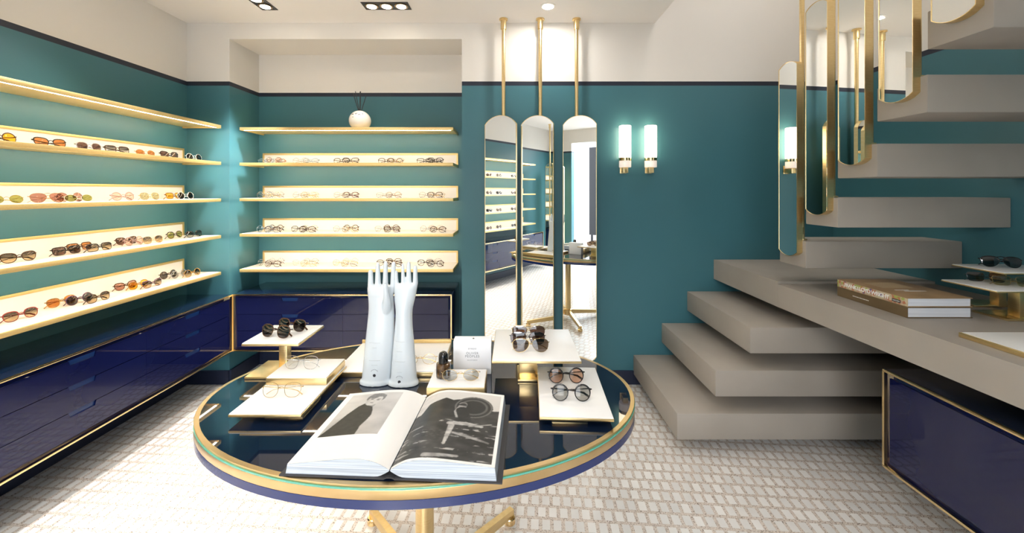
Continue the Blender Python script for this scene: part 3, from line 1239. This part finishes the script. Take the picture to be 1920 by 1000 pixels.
E = .0006
stand('tall white display stand with two dark sunglasses, at the left of the table', -.957, -.755, 1.40, 1.592, .877, TZ + E, .010, (-.868, -.838, 1.475, 1.505), (-.96, -.80, 1.42, 1.56))
stand('low long white display stand with gold wire eyeglasses at the left front', -.824, -.612, 1.149, 1.47, .769, TZ + E, .010, (-.728, -.645, 1.205, 1.28), (-.742, -.626, 1.186, 1.298))
stand('thick white and brass block with clear wire eyeglasses, resting on the low stand', -.820, -.617, 1.3186, 1.467, .7945, .769 + E, .0245)
stand('tall square white display stand with three aviators', -.066, .236, 1.33, 1.632, .846, TZ + E, .010, (.028, .092, 1.418, 1.50), (.022, .10, 1.40, 1.52))
stand('low white display stand with two round-lensed sunglasses', .088, .302, 1.138, 1.464, .7655, TZ + E, .011, (.125, .23, 1.16, 1.40), None, -math.radians(2.6))
stand('low white and brass block carrying the dark perfume bottle', -.272, -.086, 1.264, 1.392, .790, TZ + E, .049)
r = thing('display_tray', 'shallow white tray with brass edge behind the porcelain hands', 'tray', (-.4525, 1.575, TZ + E))
b = BM()
box(b, -.1925, .1925, -.139, .139, 0.0, .016, .001)
obj('brass_plate', b, brass, r)
b = BM()
box(b, -.1905, .1905, -.137, .132, .016, .0195, .0005)
obj('white_top', b, stand_white, r)
b = BM()
box(b, -.1925, .1925, .132, .139, .016, .032, .001)
obj('back_rim', b, brass_shelf, r)

# eyewear on the table
G2 = 'sunglasses on the table stands'
glasses('sunglasses', 'dark tortoiseshell sunglasses in front on the tall left stand', 'panto', 1, 'tortoise', 'black', (-.872, 1.452, .877 + E), -.22, G2)
glasses('sunglasses', 'dark brown sunglasses behind another pair on the tall left stand', 'panto', 1, 'brown', 'black', (-.850, 1.52, .877 + E), -.22, G2)
glasses('eyeglasses', 'clear silver wire eyeglasses on the thick brass block', 'panto', 0, 'silver', 'plain', (-.735, 1.375, .7945 + E), -.05, G2)
glasses('eyeglasses', 'thin gold wire eyeglasses with tortoiseshell arms on the low left stand', 'panto', 0, 'gold', 'plain', (-.722, 1.235, .769 + E), .02, G2)
glasses('eyeglasses', 'thin gold eyeglasses on the white tray behind the porcelain hands', 'oval', 0, 'gold', 'plain', (-.345, 1.490, TZ + E + .0196), .05, G2)
glasses('sunglasses', 'gold oval sunglasses with grey lenses before the perfume bottle', 'oval', 0, 'gold', 'silver', (-.168, 1.297, .790 + E), .03, G2)
glasses('sunglasses', 'gold aviator sunglasses with mirrored lenses, front of the three aviators', 'aviator', 0, 'gold', 'mirror', (.068, 1.396, .846 + E), 0.03, G2)
glasses('sunglasses', 'black-rimmed aviator sunglasses, middle of the three aviators', 'aviator', 0, 'gunmetal', 'brown', (.060, 1.462, .846 + E), 0, G2)
glasses('sunglasses', 'bronze aviator sunglasses, rearmost of the three aviators', 'aviator', 0, 'gold', 'brown', (.066, 1.532, .846 + E), -.03, G2)
glasses('sunglasses', 'round sunglasses with peach lenses, rear pair on the low right stand', 'round', 1, 'black', 'peach', (.186, 1.336, .7655 + E), 0, G2)
glasses('sunglasses', 'round sunglasses with light grey lenses, front pair on the low right stand', 'round', 1, 'black', 'silver', (.186, 1.222, .7655 + E), -.04, G2)

# ------------------------------------------------------------------ perfume bottle and its box
r = thing('perfume_bottle', 'small dark brown perfume bottle with black domed cap', 'bottle', (-.230, 1.335, .790 + E))
b = BM()
lathe(b, [(.021, 0), (.024, .002), (.0245, .006), (.0245, .040), (.0235, .045), (.018, .048)], 32)
bot = obj('bottle_body', b, add_noise(pr('dark_amber_glass', (.06, .03, .012), 0.06, coat=.6), 50, (.010, .006, .004), (.13, .065, .022), 3), r)
b = BM()
lathe(b, [(.0145, .0482), (.0165, .05), (.0165, .068), (.0155, .075), (.012, .081), (.006, .0845), (.001, .0855)], 32)
obj('cap', b, pr('black_gloss', (.006, .005, .005), 0.06, coat=.5), r)

bxr = thing('perfume_box', 'upright white perfume carton behind the dark bottle', 'box', (-.145, 1.485, TZ + E))
b = BM()
box(b, -.070, .070, -.025, .025, 0, .122, .0008)
obj('carton', b, white_paper, bxr)
RX = (PI / 2, 0, 0)
text('BYREDO', .0068, grey_ink, bxr, (0, -.0253, .0935), RX, 1.25)
text('OLIVER', .0125, grey_ink, bxr, (0, -.0253, .0765), RX, 1.15)
text('PEOPLES', .0125, grey_ink, bxr, (0, -.0253, .0655), RX, 1.15)
text('EAU DE PARFUM', .0046, grey_ink, bxr, (0, -.0253, .0515), RX, 1.1)
text('B', .015, ink, bxr, (0.002, 0.0, .1223), (0, 0, 0))


# ------------------------------------------------------------------ porcelain glove moulds
def loft(bm, secs, n=28, cap0=True, cap1=True):
    """secs: (cx, cy, z, rx, ry)"""
    rings = []
    for cx, cy, z, rx, ry in secs:
        rings.append([bm.verts.new((cx + rx * math.cos(2 * PI * i / n), cy + ry * math.sin(2 * PI * i / n), z)) for i in range(n)])
    for a, c in zip(rings, rings[1:]):
        for i in range(n):
            j = (i + 1) % n
            bm.faces.new((a[i], a[j], c[j], c[i]))
    bm.faces.new(list(reversed(rings[0])))
    bm.faces.new(rings[-1])


def interp(secs, m=4):
    out = []
    P = [np.array(s) for s in secs]
    for i in range(len(P) - 1):
        p0, p1, p2, p3 = P[max(i - 1, 0)], P[i], P[i + 1], P[min(i + 2, len(P) - 1)]
        for k in range(m):
            t = k / m
            out.append(tuple(.5 * ((2 * p1) + (-p0 + p2) * t + (2 * p0 - 5 * p1 + 4 * p2 - p3) * t * t + (-p0 + 3 * p1 - 3 * p2 + p3) * t ** 3)))
    out.append(tuple(P[-1]))
    return out


def remeshed(bm, voxel, mat, name, parent):
    me = bpy.data.meshes.new('tmp')
    bmesh.ops.recalc_face_normals(bm, faces=bm.faces)
    bm.to_mesh(me)
    bm.free()
    o = bpy.data.objects.new('tmp', me)
    COL.objects.link(o)
    md = o.modifiers.new('r', 'REMESH')
    md.mode = 'VOXEL'
    md.voxel_size = voxel
    s = o.modifiers.new('s', 'SMOOTH')
    s.factor = .5
    s.iterations = 12
    bpy.context.view_layer.update()
    m2 = bpy.data.meshes.new_from_object(o.evaluated_get(bpy.context.evaluated_depsgraph_get()))
    bpy.data.objects.remove(o)
    m2.name = name
    m2.materials.clear()
    m2.materials.append(mat)
    for p_ in m2.polygons:
        p_.use_smooth = True
    o = bpy.data.objects.new(name, m2)
    COL.objects.link(o)
    o.parent = parent
    return o


K = .000527


def glove(label, loc, base_y, cx0, secs, fingers, thumb, depth):
    r = thing('glove_mould', label, 'hand mould', loc, 0, 'porcelain hand moulds')
    X = lambda c: (c - cx0) * K
    Z = lambda c: (base_y - c) * K
    S = []
    for (cy, xa, xb), dp in zip(secs, depth):
        S.append((X((xa + xb) / 2), 0.0, Z(cy), (xb - xa) / 2 * K, dp))
    b = BM()
    loft(b, interp(S, 4), 32)
    ztop = S[-1][2]
    for (ba, bb, ta, tb_, ty, yo) in fingers:
        xb_, rb_ = X((ba + bb) / 2), (bb - ba) / 2 * K
        xt_, rt_ = X((ta + tb_) / 2), (tb_ - ta) / 2 * K
        zt_ = Z(ty)
        z_b = ztop - .035
        sg = 1 if xb_ < S[-1][0] else -1
        fs = [(xb_ + sg * rb_ * .45, 0, z_b, rb_ * .55, rb_ * .5), (xb_ + sg * rb_ * .15, 0, ztop - .014, rb_ * .85, rb_ * .8)]
        L_ = zt_ - ztop
        for q in (0.0, .3, .6, .85):
            zz = ztop + L_ * q
            rr_ = rb_ * 1.0 + (rt_ - rb_) * (q ** .8)
            fs.append((xb_ + (xt_ - xb_) * q, yo * q, zz, rr_, rr_ * 1.05))
        for q, k_ in ((.93, .92), (.975, .70), (.995, .40), (1.0, .12)):
            fs.append((xb_ + (xt_ - xb_) * q, yo * q, ztop + L_ * q, rt_ * k_, rt_ * k_))
        loft(b, fs, 16)
    # thumb: (x,y,z,r) chain
    fs = []
    for (tx, ty_, tz, tr) in thumb:
        fs.append((X(tx), ty_, Z(tz), tr, tr))
    loft(b, interp(fs, 3), 16)
    remeshed(b, .0022, ceramic, 'hand_form', r)
    return r, X, Z, S


def front_y(S, x, z):
    """front surface of the mould at local x, z"""
    for a, c in zip(S, S[1:]):
        if a[2] <= z <= c[2] and c[2] > a[2]:
            t = (z - a[2]) / (c[2] - a[2])
            cx, rx, ry = [a[k] + (c[k] - a[k]) * t for k in (0, 3, 4)]
            q = max(0, 1 - ((x - cx) / rx) ** 2)
            return -ry * math.sqrt(q)
    return 0


def glove_marks(r, X, Z, S, cx, dot, lines):
    for (cy, half) in lines:
        b = BM()
        z = Z(cy)
        pts = []
        for q in np.linspace(-1, 1, 7):
            x = X(cx + half * q)
            pts.append((x, front_y(S, x, z) + .0006, z))
        tube(b, pts, .0011, 5)
        obj('printed_line', b, pr('pale_grey_print', (.50, .55, .58), .4), r)
    b = BM()
    x, z = X(cx), Z(dot)
    y = front_y(S, x, z)
    A = [b.verts.new((x + .0052 * math.cos(t), y - .0004, z + .0052 * math.sin(t))) for t in np.linspace(0, 2 * PI, 20, endpoint=False)]
    B_ = [b.verts.new((v_.co.x, y + .004, v_.co.z)) for v_ in A]
    b.faces.new(A)
    for i in range(20):
        b.faces.new((A[i], A[(i + 1) % 20], B_[(i + 1) % 20], B_[i]))
    obj('stamp_dot', b, ink, r)
    b = BM()
    for t in np.linspace(.55, PI - .55, 7):
        xx, zz = x + .0125 * math.cos(t), z + .008 + .0125 * math.sin(t)
        yy = front_y(S, xx, zz)
        tube(b, [(xx - .0009, yy - .0001, zz - .0012), (xx + .0009, yy - .0001, zz + .0012)], .0009, 5)
    obj('stamp_arc', b, grey_ink, r)


g1 = [(872, 120, 330), (850, 121, 329), (838, 133, 326), (800, 138, 331), (700, 148, 339), (600, 157, 347), (500, 168, 350), (400, 178, 349), (330, 179, 346), (280, 174, 345), (240, 171, 347), (218, 174, 352)]
dp1 = [.031, .031, .029, .029, .029, .028, .027, .026, .025, .024, .021, .015]
r, X, Z, S = glove('white porcelain hand mould standing nearer the left stands', ((706 - 959) * 1.393 / F, 1.393, TZ + E), 872, 232, g1,
                   [(173, 213, 175, 206, 115, .002), (220, 263, 224, 251, 65, .004), (271, 310, 277, 304, 55, .004), (323, 362, 330, 359, 60, .002)],
                   [(300, -.006, 400, .018), (315, -.022, 330, .015), (318, -.034, 270, .0105), (315, -.038, 215, .0085), (313, -.039, 195, .0065), (313, -.039, 186, .0025)], dp1)
glove_marks(r, X, Z, S, 236, 797, [(585, 38), (617, 15), (700, 38), (730, 20)])
g2 = [(887, 312, 520), (866, 316, 517), (850, 330, 508), (800, 335, 502), (700, 343, 494), (600, 352, 486), (500, 361, 477), (440, 365, 475), (390, 365, 477), (330, 358, 490), (280, 355, 502), (240, 356, 509), (218, 358, 511)]
dp2 = [.031, .031, .029, .029, .029, .028, .027, .027, .027, .026, .024, .021, .015]
Yg = 1.386
r, X, Z, S = glove('white porcelain hand mould standing nearer the perfume bottle', ((757.5 - 959) * Yg / F, Yg, TZ + E), 887, 420, g2,
                   [(356, 385, 358, 378, 131, .0), (399, 430, 400, 419, 81, .003), (434, 471, 435, 462, 72, .003), (477, 513, 481, 508, 96, .001)],
                   [(395, .004, 400, .017), (388, .020, 330, .015), (386, .030, 290, .0105), (388, .034, 255, .0085), (390, .035, 240, .0065), (390, .035, 233, .0025)], dp2)
glove_marks(r, X, Z, S, 404, 848, [(588, 34), (652, 20), (717, 38), (785, 16)])


# ------------------------------------------------------------------ open picture book
def inpoly(px, py, poly):
    ins = np.zeros(px.shape, bool)
    n = len(poly)
    j = n - 1
    for i in range(n):
        xi, yi = poly[i]
        xj, yj = poly[j]
        c = ((yi > py) != (yj > py)) & (px < (xj - xi) * (py - yi) / (yj - yi + 1e-12) + xi)
        ins ^= c
        j = i
    return ins


def capsule_mask(px, py, a, b_, r0, r1, asp):
    ax, ay = a[0] * asp, a[1]
    bx, by = b_[0] * asp, b_[1]
    qx, qy = px * asp, py
    t = np.clip(((qx - ax) * (bx - ax) + (qy - ay) * (by - ay)) / ((bx - ax) ** 2 + (by - ay) ** 2 + 1e-12), 0, 1)
    d_ = np.hypot(qx - ax - t * (bx - ax), qy - ay - t * (by - ay))
    return d_ < r0 + (r1 - r0) * t


def fbm(px, py, sx, sy, seed, octv=4):
    out = np.zeros(px.shape)
    for (i, j), _ in np.ndenumerate(px):
        out[i, j] = mnoise.fractal(Vector((px[i, j] * sx, py[i, j] * sy, seed)), 1.0, 2.0, octv)
    return out


def soften(a):
    p_ = np.pad(a, 1, mode='edge')
    return (p_[:-2, 1:-1] + p_[2:, 1:-1] + p_[1:-1, :-2] + p_[1:-1, 2:] + 2 * a) / 6


def portrait(s, t):
    """tone of the left print; s,t in 0..1 from its upper left corner"""
    a = .74
    tone = .40 + .18 * (1 - t) + .10 * fbm(s, t, 2.2, 4.5, 3.1)
    coat = [(.41, .25), (.50, .33), (.58, .37), (.63, .46), (.67, .58), (.65, .70), (.61, .82), (.62, 1.01), (-.01, 1.01), (.04, .92), (.10, .78), (.20, .52), (.30, .34)]
    m = inpoly(s, t, coat)
    tone[m] = .020 + .012 * np.clip(fbm(s, t, 9, 14, 8.0)[m], -1, 1)
    m = inpoly(s, t, [(.40, .24), (.62, .26), (.60, .38), (.50, .34)])
    tone[m] = .30
    # head, turned a little
    hx, hy = .52, .175
    u, w_ = (s - hx) * a, (t - hy)
    c_, s_ = math.cos(-.30), math.sin(-.30)
    ru, rw = u * c_ - w_ * s_, u * s_ + w_ * c_
    hair = (ru / .135) ** 2 + ((rw + .040) / .125) ** 2 < 1
    tone[hair] = .13 + .10 * np.abs(fbm(s, t, 25, 12, 1.0)[hair])
    face = ((ru - .015) / .105) ** 2 + ((rw - .025) / .135) ** 2 < 1
    tone[face] = .56 - 1.6 * np.clip(-(ru[face] + .01), 0, .2) - .5 * np.clip(ru[face] - .07, 0, .2)
    for ex in (-.035, .060):
        e = ((ru - ex) / .026) ** 2 + ((rw - .005) / .011) ** 2 < 1
        tone[e] = .07
        e = ((ru - ex) / .034) ** 2 + ((rw + .020) / .006) ** 2 < 1
        tone[e] = .12
    e = ((ru - .020) / .012) ** 2 + ((rw - .045) / .020) ** 2 < 1
    tone[e] = .48
    e = ((ru - .018) / .030) ** 2 + ((rw - .088) / .009) ** 2 < 1
    tone[e] = .16
    fringe = (((ru + .055) / .075) ** 2 + ((rw + .075) / .060) ** 2 < 1) | ((ru / .115) ** 2 + ((rw + .118) / .040) ** 2 < 1)
    tone[fringe] = .15 + .12 * np.abs(fbm(s, t, 30, 10, 2.0)[fringe])
    return soften(np.clip(tone, .012, .85))


def rocks(s, t):
    """tone of the right print, full bleed"""
    a = .74
    n1 = fbm(s, t, 5, 11, 4.4)
    n2 = fbm(s, t, 14, 40, 9.2, 5)
    tone = .030 + .03 * n1
    n3 = fbm(s + .25 * t, t, 3.0, 26, 2.2, 4)
    tone = tone + np.where((n3 > .25) & (n2 > -.05) & (t > .47), np.clip((n3 - .25) * 1.6, 0, .42), 0)
    sky = (t < .16 + .10 * s + .05 * np.sin(s * 9)) & (t < .34)
    tone[sky] = .62 - .25 * np.clip(t[sky] - .05, 0, 1)
    sky2 = (s < .16) & (t < .36)
    tone[sky2] = .55 + .15 * n1[sky2]
    m = inpoly(s, t, [(.12, .22), (.30, .14), (.50, .22), (.55, .40), (.30, .52), (.02, .48)])
    tone[m] = .022 + .012 * n1[m]
    # great dark ring behind the figure
    q = np.hypot((s - .66) * a, (t - .27))
    tone[(q < .17)] = .018
    tone[(q > .105) & (q < .125)] = .10
    tone[(q > .15) & (q < .165)] = .13
    for (A, B_, r0, r1, v) in (((.53, .24), (.53, .33), .036, .030, .36), ((.50, .27), (.46, .36), .013, .010, .34), ((.46, .36), (.50, .44), .010, .012, .38),
                               ((.54, .34), (.60, .47), .055, .05, .030), ((.44, .535), (.62, .525), .022, .024, .50), ((.62, .525), (.80, .545), .022, .014, .46),
                               ((.47, .57), (.45, .80), .026, .012, .42), ((.52, .66), (.72, .70), .012, .014, .34), ((.72, .70), (.90, .745), .014, .008, .42), ((.66, .56), (.90, .50), .006, .005, .36),
                               ((.30, .94), (.62, .93), .022, .012, .40)):
        m = capsule_mask(s, t, A, B_, r0, r1, a)
        tone[m] = np.clip(v * (.8 + .5 * n1[m] + .35 * n2[m]), .02, .7)
    m = ((s - .53) * a / .034) ** 2 + ((t - .255) / .032) ** 2 < 1
    tone[m & (t < .262)] = .03
    m = ((s - .33) * a / .075) ** 2 + ((t - .70) / .075) ** 2 < 1
    tone[m] = .02 + .05 * np.abs(n2[m])
    return soften(np.clip(tone, .010, .8))


bk = thing('picture_book', 'large open picture book with black and white photographs at the front of the table', 'book', (-.2785, 1.092, TZ + E), -math.radians(2.9))
PW, PH = .247, .325
COVER = .0035
b = BM()
box(b, -.266, -.012, -PH / 2 - .005, PH / 2 + .005, 0, COVER, .0008)
box(b, .012, .266, -PH / 2 - .005, PH / 2 + .005, 0, COVER, .0008)
# cloth spine that lifts between the boards
prism(b, [(-.014, .0), (-.014, .003), (-.006, .0065), (.006, .0065), (.014, .003), (.014, .0), (.006, .0035), (-.006, .0035)], 'y', -PH / 2 - .004, PH / 2 + .004)
cov = obj('cover', b, pr('charcoal_cloth_cover', (.035, .035, .04), 0.6), bk)


def prof_top(side, q):
    # q: 0 gutter .. 1 outer edge
    if side < 0:
        pts = [(0, .021), (.05, .029), (.15, .0395), (.28, .0445), (.45, .0430), (.65, .0375), (.85, .0310), (1, .0268)]
    else:
        pts = [(0, .021), (.05, .030), (.15, .0420), (.28, .0475), (.45, .0470), (.65, .0430), (.85, .0385), (1, .0350)]
    xs, ys = zip(*pts)
    # smooth the polyline
    return sum(np.interp(np.clip(q + d_, 0, 1), xs, ys) for d_ in (-.04, -.02, 0, .02, .04)) / 5 if .04 < q < .96 else float(np.interp(q, xs, ys))


def prof_bot(q):
    return COVER + .0004 + .0145 * max(0, 1 - q / .13) ** 1.5


for side in (-1, 1):
    NXg = 26
    qs = [0, .015, .03, .05, .08, .11, .15] + list(np.linspace(.2, 1, NXg - 7))
    b = BM()
    rows_ = []
    for yv in (-PH / 2, PH / 2):
        top = [b.verts.new((side * (.0012 + PW * q), yv, prof_top(side, q) - .0006)) for q in qs]
        bot = [b.verts.new((side * (.0012 + PW * q + (.004 * (1 - 0) * q if side > 0 else .004 * q)), yv, prof_bot(q))) for q in qs]
        rows_.append((top, bot))
    (t0, b0), (t1, b1) = rows_
    n = len(qs)
    for i in range(n - 1):
        b.faces.new((t0[i], t0[i + 1], t1[i + 1], t1[i]))
        b.faces.new((b0[i], b1[i], b1[i + 1], b0[i + 1]))
        b.faces.new((t0[i], b0[i], b0[i + 1], t0[i + 1]))
        b.faces.new((t1[i], t1[i + 1], b1[i + 1], b1[i]))
    b.faces.new((t0[-1], b0[-1], b1[-1], t1[-1]))
    b.faces.new((t0[0], t1[0], b1[0], b0[0]))
    blk = obj('page_block', b, page_edge, bk, ang=40)
    # the open page with its print
    NU, NV = 190, 250
    U, V = np.meshgrid(np.linspace(0, 1, NU), np.linspace(0, 1, NV))   # U from the gutter outwards, V from the head down
    tone = np.full(U.shape, .82)
    warm = np.ones(U.shape, bool)
    if side < 0:
        S_ = 1 - U                     # from the outer edge to the gutter
        s = (S_ - .10) / (.70 - .10) if False else (S_ - .075) / .655
        t = (V - .045) / .655
        inside = (s >= 0) & (s <= 1) & (t >= 0) & (t <= 1)
        pt = portrait(s, t)
        tone[inside] = pt[inside]
    else:
        s, t = U, V
        pt = rocks(s, t)
        inside = (U < .965) & (V < .975) & (V > .035)
        tone[inside] = pt[inside]
    me = bpy.data.meshes.new('open_page')
    verts = []
    qrow = [prof_top(side, q) for q in np.linspace(0, 1, NU)]
    for j in range(NV):
        for i in range(NU):
            q = i / (NU - 1)
            verts.append((side * (.0012 + PW * q), PH / 2 - PH * j / (NV - 1), qrow[i]))
    faces = []
    for j in range(NV - 1):
        for i in range(NU - 1):
            a0 = j * NU + i
            f = (a0, a0 + 1, a0 + NU + 1, a0 + NU)
            faces.append(f if side < 0 else f[::-1])
    me.from_pydata(verts, [], faces)
    ca = me.color_attributes.new('Col', 'FLOAT_COLOR', 'POINT')
    fl = tone.reshape(-1)
    wt = (~inside).reshape(-1)
    cols = np.stack([fl, np.where(wt, fl * .985, fl * .965), np.where(wt, fl * .965, fl * .93), np.ones_like(fl)], 1).astype(np.float32)
    ca.data.foreach_set('color', cols.reshape(-1))
    me.materials.append(page_m)
    for p_ in me.polygons:
        p_.use_smooth = True
    o = bpy.data.objects.new('open_page', me)
    COL.objects.link(o)
    o.parent = bk
    o['label'] = 'page with a portrait of a person in a dark coat' if side < 0 else 'page with a full photograph of a person lying on rocks'

# ------------------------------------------------------------------ books on the desk
yb0, yb1, xb0, xb1 = 2.538 * .636, 3.083 * .636, 1.617, 1.884
GB = 'two heavy books stacked on the desk'


def book(label, z0, h, spine_mat, cover_mat, dx=0.0, l=0.0):
    r = thing('book', label, 'book', ((xb0 + xb1) / 2 + dx, (yb0 + yb1) / 2, z0), 0, GB)
    hx, hy = (xb1 - xb0) / 2, (yb1 - yb0) / 2
    c = .003
    b = BM()
    box(b, -hx, hx, -hy, hy, 0, c, .0006)
    box(b, -hx, hx, -hy, hy, h - c, h, .0006)
    obj('cover', b, cover_mat, r)
    b = BM()
    box(b, -hx, -hx + c, -hy, hy, c, h - c)
    sp = obj('spine', b, spine_mat, r, sm=False)
    b = BM()
    box(b, -hx + c, hx - .005, -hy + .004, hy - .004, c, h - c)
    obj('pages', b, stripes_mat('book_pages', (.62, .64, .70), (.80, .82, .88), 700), r, sm=False)
    return r


tan = add_noise(pr('tan_cover', (.32, .20, .10), .5), 7, (.26, .16, .08), (.40, .27, .15), 4)
brown = add_noise(pr('brown_slipcase', (.14, .095, .045), .55), 5, (.12, .08, .038), (.17, .115, .055), 4)
r1 = book('thick book with a plain brown spine, lower of the two on the desk', DESK_Z + E, .0440, brown, brown)
r2 = book('thick book with a colourful patterned spine, lying on the brown one', DESK_Z + E + .0445, .0375, mosaic_mat(), tan, 0.0)
hx = -(xb1 - xb0) / 2
rot = (PI / 2, 0, -PI / 2)
text('FRANK LLOYD WRIGHT', .0235, pr('white_print', (.85, .84, .82), .5), r2, (hx - .0004, .018, .0187), rot, .86, bold=.0007)
b = BM()
box(b, hx - .0006, hx - .0001, -.145, -.108, .008, .020)
obj('publisher_label', b, ink, r2, sm=False)
text('TASCHEN', .0070, MATS['white_print'], r2, (hx - .0010, -.1265, .014), rot)
b = BM()
yq = .085
random.seed(3)
for k in range(14):
    w_ = random.uniform(.002, .006)
    box(b, hx - .0004, hx, yq - w_, yq, .020, .024)
    yq -= w_ + .0022
obj('spine_print', b, MATS['white_print'], r1, sm=False)
b = BM()
box(b, -.075, .065, -.005, .095, .0376, .0379)
obj('cover_picture', b, pr('pale_ochre_print', (.45, .33, .19), .5), r2, sm=False)
b = BM()
for k, (xa, xb_, yy) in enumerate(((-.06, .0, -.045), (-.035, .06, -.062))):
    box(b, xa, xb_, yy - .004, yy + .004, .0376, .0379)
obj('cover_print', b, MATS['white_print'], r2, sm=False)

# ------------------------------------------------------------------ stands on the desk
ya0, ya1 = 2.56 * .636, 2.867 * .636
G3 = 'white display stands on the concrete desk'
stand('tall white display stand with black sunglasses at the back of the desk', 2.03, 2.33, ya0, ya1, 1.08, DESK_Z + E, .008, (2.165, 2.20, 1.755, 1.79), (2.07, 2.30, 1.765, 1.86), group=G3)
stand('lower white display stand with two pale wire sunglasses on the desk', 1.90, 2.21, 2.43 * .636, 2.75 * .636, 1.026, DESK_Z + E, .008, (2.045, 2.085, 1.59, 1.63), (1.98, 2.14, 1.575, 1.70), group=G3)
r = thing('display_tray', 'flat white tray with brass edge lying on the desk', 'tray', (1.87, 1.27, DESK_Z + E))
b = BM()
box(b, -.275, .275, -.14, .14, 0, .016, .001)
obj('brass_plate', b, brass, r)
b = BM()
box(b, -.269, .269, -.134, .134, .016, .018, .0004)
obj('white_top', b, stand_white, r)
G4 = 'sunglasses on the desk stands'
glasses('sunglasses', 'black sunglasses on the tall stand at the back of the desk', 'aviator', 1, 'black', 'black', (2.155, 1.735, 1.08 + E), -.42, G4)
glasses('sunglasses', 'dark-lensed wire sunglasses, rear pair on the lower desk stand', 'square', 0, 'gunmetal', 'brown', (2.035, 1.690, 1.026 + E), -.38, G4)
glasses('sunglasses', 'pale yellow-lensed gold wire sunglasses, front pair on the lower desk stand', 'square', 0, 'gold', 'pale green', (2.055, 1.615, 1.026 + E), -.38, G4)

# ------------------------------------------------------------------ dark banner in the street (seen in the right pole mirror)
r = thing('street_banner', 'tall dark banner panel outside the shop, reflected in a pole mirror', 'banner', (-1.88, -4.0, 0))
b = BM()
box(b, -.42, .42, -.03, .03, .30, 2.5, .004)
box(b, -.38, -.33, -.02, .02, -.02, .30)
box(b, .33, .38, -.02, .02, -.02, .30)
obj('panel', b, pr('dark_banner', (.003, .003, .006), .5), r)
